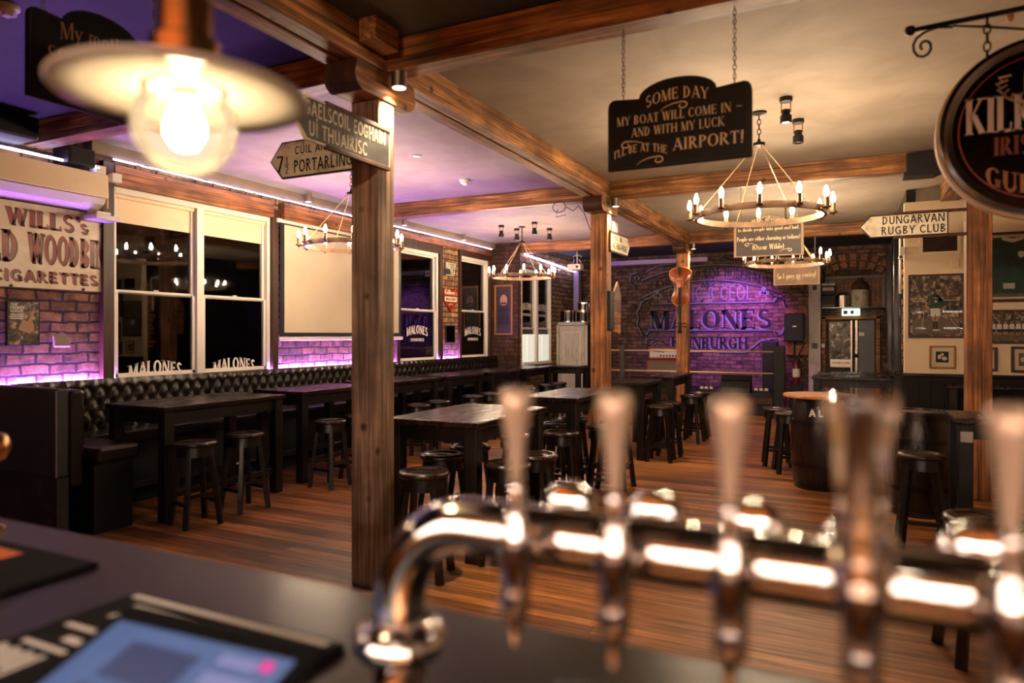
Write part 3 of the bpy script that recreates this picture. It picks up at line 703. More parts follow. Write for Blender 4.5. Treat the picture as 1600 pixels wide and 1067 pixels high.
# ================================================================ LED STRIPS AND BEAM DOWNLIGHTS
def strip(a, b, m, label, r=.012):
    t = thing('led_strip', label, 'light strip', a)
    MB().tube([a, b], r, 8).build('light_tube', m, t, world=True)
    return t
strip((-6.839, 3.5, 1.17), (-6.839, 12.35, 1.17), 'led_low', 'violet light strip glowing behind the bench back', .007)
t = strip((-6.69, 4.5, 3.425), (-6.69, 12.7, 3.425), 'led_top', 'violet light strip along the top of the window wall', .009)
mb = MB()
for k in range(60):
    y = 4.7+k*.13; mb.tube([(-6.672, y, 3.418+.012*math.sin(k*2.1)), (-6.672, y+.07, 3.412+.012*math.sin(k*1.3)), (-6.672, y+.14, 3.418+.012*math.sin(k*2.1+2.1))], .004, 5)
mb.build('cable', 'black', t, world=True)
strip((-6.69, 2.6, 3.3), (-6.69, 4.35, 3.3), 'led_top', 'violet light strip on top of the air unit')
strip((-6.12, 13.1, 3.33), (-6.12, 16.05, 3.21), 'led_top', 'glowing tube standing in for the lit pale beam over the far white window', .02)  # emissive tube stands in for a painted beam that only catches light
def can(x, y, z, label, power=SPOT, r=.052):
    t = thing('downlight', label, 'downlight', (x, y, z))
    MB().lathe([(r*.86, 0), (r, 0), (r, .1), (0, .1)], 24).lathe([(r*.86, 0), (r*.86, .02)], 24).build('body', 'steel', t, smooth=True, auto=True)
    MB().lathe([(0, .018), (r*.84, .018)], 24).build('lens', emis('downlight_lens', (1, .8, .55), 14), t)
    if power: lamp('SPOT', 'downlight_light', (x, y, z-.01), (1, .72, .42), power, t, .03, R(100), (x-.0, y+.001, 0), .7)
    return t
can(-2.655, 3.74, 3.265, 'steel can downlight beside the nearest post', 150)
can(-2.66, 8.4, 3.265, 'steel can downlight beside the second post', 110)
can(-2.66, 13.2, 3.265, 'steel can downlight beside the third post', 90)
can(-6.6, 7.2, 3.45, 'small steel can light over the projection screen', 0, .045)
can(-6.6, 9.45, 3.45, 'small steel can light beside the second window', 0, .045)
can(-6.6, 11.4, 3.45, 'small steel can light beside the last window', 0, .04)

def spotlight(x, y, label, lit, aim):
    t = thing('ceiling_spotlight', label, 'spotlight', (x, y, ZC))
    MB().lathe([(0, 0), (.05, 0), (.05, -.035), (0, -.035)], 20).build('ceiling_plate', 'black', t)
    MB().tube([(-.035, 0, -.035), (-.035, 0, -.12)], .006, 6).tube([(.035, 0, -.035), (.035, 0, -.12)], .006, 6).build('yoke', 'brass', t)
    MB().lathe([(0, -.09), (.03, -.1), (.034, -.14), (.045, -.15), (.045, -.21), (.038, -.21), (.036, -.17)], 20).build('head', 'black', t, smooth=True, auto=True)
    MB().lathe([(0, -.195), (.037, -.195)], 16).build('lens', emis('spot_lens', (1, .8, .55), 30 if lit else .4), t)
    if lit: lamp('SPOT', 'spotlight_light', (x, y, ZC-.215), (1, .74, .46), lit, t, .02, R(75 if len(aim) < 3 else 34), (x+aim[0], y+aim[1], 0) if len(aim) < 3 else aim, .6)
    return t
spotlight(-.47, 6.0, 'lit black ceiling spotlight above the big wheel chandelier', 45, (.5, .6))
spotlight(-.42, 6.66, 'unlit black ceiling spotlight beside the lit one', 0, (0, 0))
spotlight(-1.6, -.6, 'added unseen ceiling spotlight over the bar brightening the nearest post', 170, (-3.15, 3.7, 2.55))  # added behind the camera to brighten the post and its white sign
spotlight(.2, -.7, 'added unseen ceiling spotlight over the bar brightening the boat quotation board', 60, (-.85, 3.7, 2.8))  # added fill spot, out of view behind the camera
for (x, y, s) in ((-5.5, 10.8, 'first'), (-5.42, 11.26, 'second'), (-4.84, 10.75, 'third'), (-4.88, 11.5, 'fourth')):
    spotlight(x, y, 'small black ceiling spotlight, %s from the windows of four by the far chandelier' % s, 8, (-.6, .2))
for (x, y, l) in ((-4.3, 7.43, 'white smoke detector on the violet ceiling'), (-2.3, 14.2, 'white smoke detector above the stage'), (-4.42, 2.33, 'white smoke detector on the dark ceiling over the bar')):
    t = thing('smoke_detector', l, 'detector', (x, y, ZC))
    MB().lathe([(0, 0), (.06, 0), (.06, -.02), (.045, -.03), (.045, -.05), (0, -.05)], 20).build('body', 'white', t, smooth=True, auto=True)
    MB().cbox((.03, -.02, -.06), (.05, .04, .03)).build('sensor', 'white', t)
t = tag(MB().lathe([(0, 0), (.05, 0), (.045, -.012), (0, -.014)], 20, (-4.17, 6.2, ZC)).build('recessed_light', 'white', smooth=True), 'flush round white ceiling fitting behind the nearest post', 'ceiling fitting')

# ================================================================ WHEEL CHANDELIERS
def chandelier():
    t = thing('wheel_chandelier', '', 'chandelier')
    MB().lathe([(.515, -.025), (.535, -.025), (.535, .028), (.515, .028)], 64, closed=True).build('ring', 'bronze', t, smooth=True, auto=True)
    for k in range(12):
        a = 2*PI*k/12+.12; c = (.582*math.cos(a), .582*math.sin(a))
        h = MB().bar((.53*math.cos(a), .53*math.sin(a), -.012), (c[0], c[1], -.012), .016)
        h.lathe([(0, -.03), (.012, -.03), (.014, -.016), (.034, -.01), (.036, 0), (.02, .003), (.019, .07), (.024, .074), (.015, .08), (0, .08)], 12, (c[0], c[1], 0))
        ho = h.build('candle_holder', 'bronze', t, smooth=True, auto=True)
        MB().lathe([(0, .078), (.012, .082), (.019, .105), (.017, .13), (.008, .158), (0, .168)], 10, (c[0], c[1], 0)).build('bulb', 'bulb', ho, smooth=True)
    for k in range(4):
        a = 2*PI*k/4+.5
        MB().tube([(.525*math.cos(a), .525*math.sin(a), .02), (.02*math.cos(a), .02*math.sin(a), .62)], .0045, 6).build('suspension_rod', 'rope', t)
    MB().lathe([(0, .6), (.05, .6), (.05, .625), (.015, .63), (.012, .66), (0, .66)], 16).build('hub', 'iron', t, smooth=True, auto=True)
    chain((0, 0, .87), (0, 0, .66), .004, .05).build('chain', 'iron', t)
    MB().lathe([(0, .89), (.065, .89), (.06, .875), (.02, .865), (0, .86)], 20).build('ceiling_rose', 'iron', t, smooth=True, auto=True)
    return t
ch = chandelier()
for i, (x, y, l) in enumerate(((-.71, 6.3, 'nearest big wheel chandelier, hung before the absurd quotation board'),
                    (-.84, 10.68, 'wheel chandelier hung before the rowing quotation board'),
                    (-5.22, 6.4, 'wheel chandelier before the projection screen, partly behind the nearest post'),
                    (-5.24, 11.1, 'wheel chandelier at the far end of the window wall'))):
    o = ch if i == 0 else copy_tree(ch)
    o.location = (x, y, ZC-.89); o.rotation_euler.z = .3*i
    o['label'] = l; o['group'] = 'candle wheel chandeliers'

# ================================================================ GLASS PENDANTS OVER THE BAR
def pendant():
    t = thing('pendant_lamp', '', 'lamp')
    MB().lathe([(.02, .008), (.1, .005), (.17, -.002), (.194, -.01), (.198, -.016), (.195, -.02), (.15, -.012), (.08, -.005), (.02, -.004)], 64).build('glass_shade', 'opal', t, smooth=True)
    pr = []
    for k in range(15):
        a = R(-90+k*10.6); pr.append((max(.082*math.cos(a), .0005), -.066+.082*math.sin(a)))
    pr = [q for q in pr if q[1] < -.004] + [(.0885, -.004)]
    MB().lathe(pr, 48).build('glass_globe', 'opal_globe', t, smooth=True)
    MB().lathe([(0, .008), (.07, .008), (.073, .018), (.068, .026), (.056, .03), (.056, .072), (.052, .076), (.043, .078), (.043, .14), (.038, .145), (.03, .147), (.03, .22), (.012, .23), (0, .23)], 36).lathe([(0, -.02), (.02, -.02), (.02, .02)], 20).build('lamp_holder', 'brass', t, smooth=True, auto=True)
    MB().tube([(0, 0, .2), (0, 0, ZC-2.06)], .007, 8).build('stem', 'brass', t)
    MB().lathe([(0, ZC-2.06), (.055, ZC-2.06), (.05, ZC-2.08), (0, ZC-2.09)], 20).build('ceiling_rose', 'brass', t, smooth=True)
    MB().lathe([(0, -.105), (.018, -.1), (.03, -.08), (.03, -.06), (.016, -.03), (.013, -.02), (0, -.02)], 20).build('bulb', 'bigbulb', t, smooth=True)
    return t
pd = pendant()
for i, (x, l) in enumerate(((-.99, 'lit opal glass disc pendant over the till'), (.5, 'added unseen opal glass pendant lighting the right end of the bar'), (-2.5, 'added unseen opal glass pendant lighting the far left of the bar'))):  # second and third lamps are added out of view to light the taps
    o = pd if i == 0 else copy_tree(pd)
    o.location = (x, .79, 2.06); o['label'] = l; o['group'] = 'glass pendants over the bar'

# ================================================================ THE LONG BENCH
bn = thing('banquette', 'long black buttoned leather bench under the windows', 'bench', (-6.5, 4.0, 0))
def tuft(y0, y1, z0, z1, x, name, parent):
    p, q = .14, .115; nu = int((y1-y0)/.02); nv = int((z1-z0)/.018); vs = []; fs = []
    for j in range(nv+1):
        for i in range(nu+1):
            y = y0+(y1-y0)*i/nu; z = z0+(z1-z0)*j/nv
            s = y/p+z/(2*q); t_ = y/p-z/(2*q)
            h = (abs(math.sin(PI*s)*math.sin(PI*t_)))**.5*.042
            if j > nv-4: h = h*.4+.02-(j-nv+3)*.008
            vs.append((x+h, y, z))
    for j in range(nv):
        for i in range(nu):
            a = j*(nu+1)+i; fs.append((a, a+1, a+nu+2, a+nu+1))
    m = MB(); m.add(vs, fs); return m.build(name, 'leather', parent, smooth=True, world=True)
for (a, b) in ((4.0, 5.6), (5.62, 7.7), (7.72, 9.9), (9.92, 11.4), (11.42, 12.86)):
    tuft(a, b, .72, 1.215, -6.66, 'backrest', bn)
MB().box(-6.795, -6.655, 4.0, 12.86, .3, 1.205).build('backrest_frame', 'black', bn, world=True, bevel=.01)
for (a, b) in ((4.0, 5.6), (5.62, 7.7), (7.72, 9.9), (9.92, 11.4), (11.42, 12.86)):
    MB().box(-6.66, -6.26, a, b, .6, .72).build('seat', 'leather', bn, world=True, bevel=.035)
MB().box(-6.66, -6.33, 4.0, 12.86, 0, .6).build('plinth', 'black', bn, world=True)
MB().tube([(-6.2, 4.1, .2), (-6.2, 12.86, .2)], .018, 8).build('foot_rail', 'steel', bn, world=True)
en = thing('bench_end', 'dark vinyl panelled return end of the long bench, scuffed base', 'bench', (-6.2, 3.45, 0))
MB().box(-6.79, -5.7, 3.36, 3.46, .5, 1.215).build('end_panel', 'leather_end', en, world=True, bevel=.015)
MB().box(-6.79, -5.705, 3.365, 3.46, 0, .495).build('base_panel', noisy('scuffed_plinth', [(.3, (24, 22, 25)), (.6, (40, 38, 42)), (.8, (80, 76, 80))], (1, 1, 1), 6, rough=.5), en, world=True, bevel=.004)
MB().tube([(-5.708, 3.362, .5), (-5.708, 3.362, 1.2)], .007, 8).build('piping', mat('pale_piping', (96, 92, 92), .5), en, world=True)
MB().box(-6.79, -5.68, 3.46, 3.58, .4, 1.2).build('back_pad', 'leather', en, world=True, bevel=.03)
tuft(3.58, 3.985, .72, 1.215, -6.66, 'backrest', en); MB().box(-6.79, -6.655, 3.58, 3.985, 0, 1.205).build('backrest_frame', 'black', en, world=True)
MB().box(-6.65, -5.55, 3.6, 3.985, .58, .72).build('seat', 'leather', en, world=True, bevel=.035)
MB().box(-6.25, -5.6, 3.6, 3.94, 0, .58).build('plinth', 'dado', en, world=True)

# ================================================================ TABLES
def table(x0, x1, y0, y1, label, group, z=1.02, rails=True, m='table'):
    cx, cy = (x0+x1)/2, (y0+y1)/2
    t = thing('poseur_table', label, 'table', (cx, cy, 0), 0, group)
    a, b = (x1-x0)/2, (y1-y0)/2
    MB().box(-a, a, -b, b, z-.045, z).build('tabletop', m, t, bevel=.008)
    MB().box(-a+.06, a-.06, -b+.06, -b+.085, z-.16, z-.045).box(-a+.06, a-.06, b-.085, b-.06, z-.16, z-.045).box(-a+.06, -a+.085, -b+.06, b-.06, z-.16, z-.045).box(a-.085, a-.06, -b+.06, b-.06, z-.16, z-.045).build('apron', 'table_leg', t)
    for (sx, sy) in ((-1,-1), (1,-1), (1,1), (-1,1)):
        px, py = sx*(a-.07), sy*(b-.07)
        MB().box(px-.048, px+.048, py-.048, py+.048, 0, z-.045).build('leg', 'table_leg', t, bevel=.006)
    if rails:
        MB().box(-a+.06, -a+.1, -b+.12, b-.12, .2, .26).build('foot_rail', 'table_leg', t, bevel=.004)
        MB().box(a-.1, a-.06, -b+.12, b-.12, .2, .26).build('foot_rail', 'table_leg', t, bevel=.004)
    return t
GW, GM = 'high tables along the window bench', 'high tables along the posts'
table(-6.16, -5.35, 4.06, 5.5, 'dark high table nearest the panelled bench end', GW)
table(-6.16, -5.42, 5.82, 7.1, 'dark high table by the bench, left of the nearest post', GW)
table(-6.16, -5.45, 7.4, 8.72, 'dark high table by the bench, just right of the nearest post', GW)
table(-6.16, -5.45, 8.98, 10.08, 'dark high table by the bench, below the second window', GW)
table(-6.16, -5.4, 10.32, 11.4, 'dark high table by the bench, below the two tin signs', GW)
table(-6.16, -5.38, 11.62, 12.84, 'dark high table at the far end of the bench', GW)
table(-5.68, -4.86, 13.02, 13.6, 'small dark high table before the pale panelled door', GW)
table(-3.18, -2.38, 4.3, 5.56, 'worn light reflecting high table just behind the nearest post', GM)
table(-3.06, -2.42, 6.4, 7.75, 'dark high table between the nearest and second posts', GM)
table(-3.04, -2.41, 8.85, 9.82, 'dark high table just behind the second post', GM)
table(-3.04, -2.36, 10.35, 11.7, 'dark high table before the cello post', GM)
RT = table(.71, 1.95, 6.16, 6.8, 'dark high table with a pale square sticker, by the rugby sign post', 'high tables on the right')
MB().box(-.585, -.505, -.302, -.298, .84, .92).build('sticker', 'steel', RT)
table(-.53, .58, 11.42, 12.0, 'long dark high table nearer of two before the exit door', 'high tables by the exit door')
table(-.5, .55, 12.42, 13.1, 'long dark high table farther of two before the exit door', 'high tables by the exit door')
lg = thing('wall_ledge', 'dark drinks ledge along the panelling under the pictures', 'ledge', (2.0, 10.2, 0))
MB().box(1.07, 4.9, 10.08, 10.365, .985, 1.02).build('ledge_top', 'table', lg, world=True, bevel=.008)
for x in (1.15, 2.4, 3.6, 4.8): MB().box(x-.04, x+.04, 10.12, 10.36, 0, .985).build('leg', 'table_leg', lg, world=True)

# ================================================================ BAR STOOLS
def stool():
    t = thing('bar_stool', '', 'stool')
    MB().lathe([(0, .715), (.07, .713), (.118, .715), (.126, .722), (.16, .724), (.172, .715), (.175, .7), (.168, .686), (0, .686)], 40).build('seat', 'seat', t, smooth=True)
    MB().box(-.055, .055, -.011, .011, .7135, .7175).build('hand_slot', 'black', t)
    MB().lathe([(.134, .686), (.15, .686), (.156, .6), (.14, .6)], 32, closed=True).build('apron', 'stool', t, smooth=True, auto=True)
    for k in range(4):
        a = PI/4+k*PI/2; c, s = math.cos(a), math.sin(a)
        MB().bar((.125*c, .125*s, .69), (.215*c, .215*s, 0), .042, .046, (c, s, .3)).build('leg', 'stool', t, bevel=.005)
    for k in range(4):
        a = PI/4+k*PI/2; b = a+PI/2; z = .2+.07*(k % 2); r = .215-.09*z/.69
        MB().bar((r*math.cos(a), r*math.sin(a), z), (r*math.cos(b), r*math.sin(b), z), .03).build('stretcher', 'stool', t)
    return t
st = stool()
GS = 'round seated bar stools'
NEAR = 'dark round bar stool '
SPOTS = [
 (-5.13, 4.2, 'at the table nearest the bench end, nearer of its two'),
 (-5.17, 4.78, 'at the table nearest the bench end, farther of its two'),
 (-5.1, 5.9, 'at the bench table left of the nearest post, nearer'),
 (-5.12, 6.42, 'at the bench table left of the nearest post, farther'),
 (-5.2, 7.75, 'at the bench table right of the nearest post, nearer'),
 (-5.22, 8.3, 'at the bench table right of the nearest post, farther'),
 (-5.2, 9.25, 'at the bench table below the second window, nearer of its two'),
 (-5.2, 9.8, 'at the bench table below the second window, farther of its two'),
 (-5.1, 10.45, 'at the bench table below the tin signs, nearer of its two'),
 (-5.1, 10.98, 'at the bench table below the tin signs, farther of its two'),
 (-5.1, 11.9, 'at the last bench table, nearer of its two'),
 (-5.1, 12.45, 'at the last bench table, farther of its two'),
 (-2.62, 3.98, 'at the near end of the worn light table'),
 (-2.87, 4.62, 'under the worn table, just behind its nearest stool'),
 (-2.87, 5.06, 'under the worn table, at the back of its left side'),
 (-2.24, 4.5, 'against the open side of the worn table, nearer of two'),
 (-2.21, 4.94, 'against the open side of the worn table, farther of two'),
 (-2.8, 5.82, 'between the worn table and the table behind it'),
 (-2.78, 6.74, 'under the table before the second post, nearer of two'),
 (-2.78, 7.2, 'under the table before the second post, farther of two'),
 (-2.5, 6.18, 'at the near end of the table before the second post'),
 (-2.26, 6.74, 'at the open side of the table before the second post, nearer'),
 (-2.28, 7.2, 'at the open side of the table before the second post, farther'),
 (-2.24, 9.0, 'at the table just behind the second post, nearer of two'),
 (-2.24, 9.5, 'at the table just behind the second post, farther of two'),
 (-2.62, 10.1, 'between the two tables before the cello post'),
 (-2.2, 10.75, 'at the table before the cello post, nearer of two'),
 (-2.2, 11.3, 'at the table before the cello post, farther of two'),
 (-.84, 9.36, 'left and farther of the two at the barrel table'),
 (-.66, 8.92, 'nearer of the two left of the barrel table'),
 (.18, 11.1, 'in front of the long tables by the exit door'),
 (.5, 6.28, 'standing before the black barrel, by the stickered table'),
 (1.2, 6.42, 'tucked under the table with the pale sticker'),
 (.6, 4.22, 'standing alone close to the bar behind the taps'),
]
for i, (x, y, l) in enumerate(SPOTS):
    o = st if i == 0 else copy_tree(st)
    o.location = (x, y, 0); o.rotation_euler.z = R((i*37) % 30-15+ (0 if x < -5 else 8))
    o['label'] = NEAR+l; o['group'] = GS

# ================================================================ BARRELS
def barrel(x, y, h, r, label, top):
    t = thing('barrel', label, 'barrel', (x, y, 0))
    def rad(z): return r*(1-.16*(2*z/h-1)**2)
    pr = [(0, 0)]+[(rad(h*k/16), h*k/16) for k in range(17)]+[(rad(h)-.02, h), (rad(h)-.022, h-.02), (0, h-.02)]
    MB().lathe(pr, 40).build('staves', 'barrel', t, smooth=True, auto=True)
    for (z0, z1) in ((.02, .075), (.24, .285), (h-.285, h-.24), (h-.075, h-.015)):
        MB().lathe([(rad(z0)+.001, z0), (rad(z0)+.006, z0), (rad(z1)+.006, z1), (rad(z1)+.001, z1)], 40).build('hoop', 'hoop', t, smooth=True, auto=True)
    if top:
        MB().lathe([(0, h), (top, h), (top+.005, h+.012), (top, h+.03), (top-.045, h+.032), (top-.06, h+.029), (0, h+.029)], 48).build('round_top', 'oak', t, smooth=True, auto=True)
    else:
        MB().lathe([(0, h-.012), (rad(h)-.03, h-.012)], 32).build('lid', 'seat', t)
    return t
b1 = barrel(-.30, 8.2, .975, .3, 'black barrel table with an orange round wooden top', .37)
tx = MB(); text(tx, 'A', (-.06, -.312, .79), UX, UZ, .08, 'heavy'); text(tx, 'L', (.02, -.312, .79), UX, UZ, .08, 'heavy')
tx.build('lettering', 'chalk', b1)
barrel(.56, 7.42, .95, .29, 'shiny black hooped barrel behind a stool', 0)

# ================================================================ HANGING QUOTATION BOARDS
def board(name, label, x, y, z, w, h, face, edge, letter, chains, draw, X=False, side=UX, rim=.022):
    """Arched board; (x,y,z) is the middle of its bottom edge; hangs in the plane of `side`."""
    t = thing(name, label, 'sign', (x, y, z))
    o = [(-w/2, 0), (w/2, 0), (w/2, h*.74)]
    c = w*.05
    o += [(w/2-c*(1-math.cos(R(a))), h*.74+c*math.sin(R(a))*1.2) for a in (30, 60, 90)]
    o += [(w*.27, h*.81)] + [(w*.27*math.cos(R(a)), h*.81+h*.19*math.sin(R(a))) for a in range(15, 180, 15)] + [(-w*.27, h*.81)]
    o += [(-(w/2-c*(1-math.cos(R(a)))), h*.74+c*math.sin(R(a))*1.2) for a in (90, 60, 30)] + [(-w/2, h*.74)]
    nrm = side.cross(UZ)
    def slab(k, d0, d1):
        m = MB(); cy = h*.45; n = len(o)
        q = [((a)*k, cy+(b-cy)*k) for a, b in o]
        vs = [side*a+UZ*b+nrm*d0 for a, b in q]+[side*a+UZ*b+nrm*d1 for a, b in q]
        m.add(vs, [tuple(range(n-1, -1, -1)), tuple(range(n, 2*n))]+[(i, (i+1) % n, n+(i+1) % n, n+i) for i in range(n)]); return m
    slab(1, -.018, .012).build('board', edge, t, bevel=.003)
    slab(1-2*rim/w*1.2, .012, .0135).build('face', face, t)
    m = MB(); draw(m, nrm*.015, side); m.build('lettering', letter, t)
    for (u, zt) in chains:
        chain(side*u+UZ*(zt-z), side*u+UZ*(h*.78), .0024, .03).build('chain', 'steel', t)
    return t
def d_some(m, o, U):
    V = UZ
    text(m, 'SOME DAY', o+V*.325, U, V, .062, 'serif', arch=.03, width=.34)
    swirl(m, o+U*.0+V*.315, U, V, .1, 1, .008)
    text(m, 'MY BOAT WILL COME IN', o-U*.025+V*.245, U, V, .05, 'serif', width=.62); text(m, '~', o+U*.325+V*.245, U, V, .05, 'bold')
    text(m, 'AND WITH MY LUCK', o+V*.175, U, V, .05, 'serif', width=.5)
    text(m, "I'LL BE AT THE", o-U*.2+V*.062, U, V, .045, 'serif', arch=.028, width=.3)
    text(m, 'AIRPORT!', o+U*.165+V*.075, U, V, .066, 'serif', width=.37)
    swirl(m, o-U*.25+V*.135, U, V, .1, -1, .008); swirl(m, o-U*.13+V*.035, U, V, .1, 1, .008)
board('hanging_sign', 'black hanging board reading some day my boat will come in', -.845, 3.76, 2.572, .775, .475, 'sign_black', 'sign_edge', 'gold', ((-.3, 3.37), (.3, 3.37)), d_some)
def d_wilde(m, o, U):
    V = UZ
    text(m, 'It is absurd', o+V*.36, U, V, .062, 'bold', arch=.04, width=.36)
    text(m, 'to divide people into good and bad.', o+V*.295, U, V, .042, 'bold', width=.66)
    text(m, 'People are either charming or tedious!', o+V*.185, U, V, .05, 'bold', width=.68)
    text(m, '(Oscar Wilde)', o+V*.08, U, V, .06, 'bold', width=.34)
    swirl(m, o-U*.2+V*.14, U, V, .09, -1, .008); swirl(m, o+U*.2+V*.06, U, V, .09, 1, .008)
board('hanging_sign', 'brown hanging board quoting Wilde with a tan frame', -.845, 8.37, 2.545, .75, .46, 'sign_brown', 'sign_frame', 'gold', ((-.3, 3.37), (.3, 3.37)), d_wilde)
def d_row(m, o, U):
    text(m, 'So I gave up rowing!', o+UZ*.125, U, UZ, .095, 'bold', width=.64, tilt=.05)
    swirl(m, o+UZ*.1, U, UZ, .1, 1, .009)
board('hanging_sign', 'tan hanging board reading so I gave up rowing', -.86, 13.17, 2.53, .76, .46, 'sign_tan', 'sign_frame', 'gold', ((-.3, 3.37), (.3, 3.37)), d_row)
def d_moth(m, o, U):
    text(m, 'My mother', o-U*.02+UZ*.33, U, UZ, .085, 'light', width=.42, arch=.035)
    text(m, 'considers', o-U*.08+UZ*.235, U, UZ, .085, 'light', width=.42)
    swirl(m, o+U*.05+UZ*.27, U, UZ, .1, 1, .006)
board('hanging_sign', 'black hanging board reading my mother, behind the glass pendant', -3.6, 2.36, 2.815, .76, .54, 'sign_black', 'sign_edge', 'gold_dim', ((-.3, ZC), (.3, ZC)), d_moth, side=UY)

# ================================================================ ROAD SIGNS ON THE POSTS
def arrow_sign(label, org, U, w, h, tip, face, edge, draw, letter, brackets=True, bd=.0):
    """Finger post sign: org is its lower left corner, U points along it, tip = -1 points to the start, +1 to the end."""
    t = thing('finger_sign', label, 'sign', org); V = UZ; nrm = Vector(U).cross(UZ); k = h*.42
    if tip < 0: o = [(0, h/2), (k, 0), (w, 0), (w, h), (k, h)]
    else: o = [(0, 0), (w-k, 0), (w, h/2), (w-k, h), (0, h)]
    n = len(o)
    def slab(ins, d0, d1):
        cx, cy = w/2, h/2; m = MB(); q = [(cx+(a-cx)*(1-2*ins/w), cy+(b-cy)*(1-2*ins/h)) for a, b in o]
        m.add([U*a+V*b+nrm*d0 for a, b in q]+[U*a+V*b+nrm*d1 for a, b in q], [tuple(range(n-1, -1, -1)), tuple(range(n, 2*n))]+[(i, (i+1) % n, n+(i+1) % n, n+i) for i in range(n)])
        return m
    slab(0, -.01, .008).build('plate', edge, t, bevel=.002)
    slab(.012, .008, .0095).build('face', face, t)
    m = MB(); draw(m, nrm*.011, Vector(U)); m.build('lettering', letter, t)
    if brackets:
        for z in (0, h):
            a, b = (w*.3, w) if tip < 0 else (0, w*.7)
            MB().bar(U*a+V*z, U*b+V*z, .026).build('bracket', 'rust', t, bevel=.003)
    return t
def d1(m, o, U):
    text(m, 'GAELSCOIL EOGHAIN', o+U*.46+UZ*.142, U, UZ, .085, 'sans', width=.74)
    text(m, 'UÍ THUAIRISC', o+U*.38+UZ*.028, U, UZ, .085, 'sans', width=.52)
arrow_sign('grey finger sign with pale Irish lettering on the nearest post', (-2.722, 2.84, 2.735), UY, .88, .25, -1, 'roadgrey', 'roadwhite', d1, 'roadwhite')
def d2(m, o, U):
    text(m, 'CÚIL AN TSÚDAIRE', o+U*.24+UZ*.165, U, UZ, .06, 'sans', align='l', width=.68)
    text(m, '7', o+U*.1+UZ*.05, U, UZ, .12, 'sans'); text(m, '1', o+U*.165+UZ*.105, U, UZ, .055, 'sans'); text(m, '2', o+U*.165+UZ*.035, U, UZ, .055, 'sans')
    m.add([o+U*.14+UZ*.097, o+U*.19+UZ*.097, o+U*.19+UZ*.103, o+U*.14+UZ*.103], [(0, 1, 2, 3)])
    text(m, 'PORTARLINGTON', o+U*.23+UZ*.035, U, UZ, .09, 'sans', align='l', width=.72)
arrow_sign('white finger sign reading Portarlington behind the nearest post', (-3.86, 3.818, 2.79), UX, 1.02, .27, -1, 'roadwhite', 'ink', d2, 'ink', False)
def d3(m, o, U):
    text(m, 'DUNGARVAN', o+U*.49+UZ*.132, U, UZ, .085, 'sans', width=.56)
    text(m, 'RUGBY CLUB', o+U*.49+UZ*.025, U, UZ, .085, 'sans', width=.58)
DG = arrow_sign('white finger sign for the rugby club on the right post', (.085, 8.19, 2.665), UX, .8, .235, -1, 'roadwhite', 'ink', d3, 'ink', False)
for z in (-.005, .24): MB().bar((.32, 0, z), (.96, .04, z+.004), .03).build('bracket', 'rust', DG, bevel=.003)
def d4(m, o, U):
    text(m, 'CNOC AN', o+U*.3+UZ*.15, U, UZ, .06, 'sans', width=.36); text(m, 'ACHMAHANE', o+U*.4+UZ*.04, U, UZ, .085, 'sans', width=.62)
arrow_sign('small cream finger sign on the second post', (-2.722, 8.36, 2.71), UY, .84, .25, 1, 'roadwhite', 'rust', d4, 'rust')
t = tag(MB().prism([(8.52, 1.68), (8.78, 1.66), (8.8, 2.18), (8.66, 2.34), (8.52, 2.2)], 'x', -2.738, -2.712).build('hanging_board', 'beam_y', bevel=.004), 'plain pointed wooden board hung on the second post', 'board')
tag(MB().box(-2.738, -2.70, 8.3, 8.47, 1.72, 2.2).build('menu_holder', 'black', bevel=.004), 'thin black holder fixed on the side of the second post', 'holder')
tag(MB().box(-2.738, -2.722, 8.49, 8.7, 2.97, 3.1).build('name_board', 'roadwhite', bevel=.003), 'small cream board above the cream finger sign', 'board')
cb = MB().tube([(-3.4+.09*math.cos(R(a)), 8.332, 3.31+.07*math.sin(R(a))) for a in range(0, 360, 20)], .005, 6, closed=True)
cb.tube([(-3.3, 8.33, 3.3), (-3.2, 8.32, 3.24), (-3.13, 8.32, 3.3), (-3.05, 8.32, 3.2), (-2.97, 8.33, 2.98)], .005, 6)
cb.tube([(-3.42, 8.335, 3.28), (-3.45, 8.33, 3.18), (-3.3, 8.335, 3.2)], .004, 6)
tag(cb.build('cable_coil', 'black', smooth=True), 'coil of loose cable hung at the second post', 'cable')

# ================================================================ ROUND BEER SIGN
ks = thing('round_pub_sign', 'big round black illuminated beer sign on an iron bracket', 'sign', (.75, 3.72, 2.556))
rr = .387
MB().lathe([(rr-.02, -.05), (rr, -.045), (rr, .045), (rr-.02, .05), (0, .05), (0, -.02), (rr-.045, -.02), (rr-.04, -.045)], 72, axis='y').build('case', 'black_gloss', ks, smooth=True, auto=True)
MB().lathe([(rr, .0), (rr+.012, .01), (rr+.012, .05), (rr, .055)], 72, axis='y').build('rim', 'cream', ks, smooth=True, auto=True)
MB().lathe([(rr-.048, -.036), (rr-.02, -.052), (rr-.018, -.05), (rr-.04, -.034)], 72, axis='y').build('chrome_ring', 'steel', ks, smooth=True, auto=True)
MB().lathe([(0, -.024), (rr-.045, -.022)], 64, axis='y').build('face', mat('sign_glass_black', (7, 7, 9), .1, 0, .1), ks)
m = MB(); ribbon(m, [( (rr-.075)*math.cos(R(a)), (rr-.075)*math.sin(R(a))) for a in range(0, 360, 5)], .006, (0, -.0255, 0), UX, UZ, False, True); m.build('line', 'red_line', ks)
m = MB(); text(m, 'KILKENNY', (0, -.0262, -.012), UX, UZ, .165, 'bold', width=.57); m.build('lettering', 'chalk', ks)
m = MB(); text(m, 'IRISH BEER', (.02, -.0262, -.115), UX, UZ, .085, 'bold', width=.4); m.build('lettering', 'red', ks)
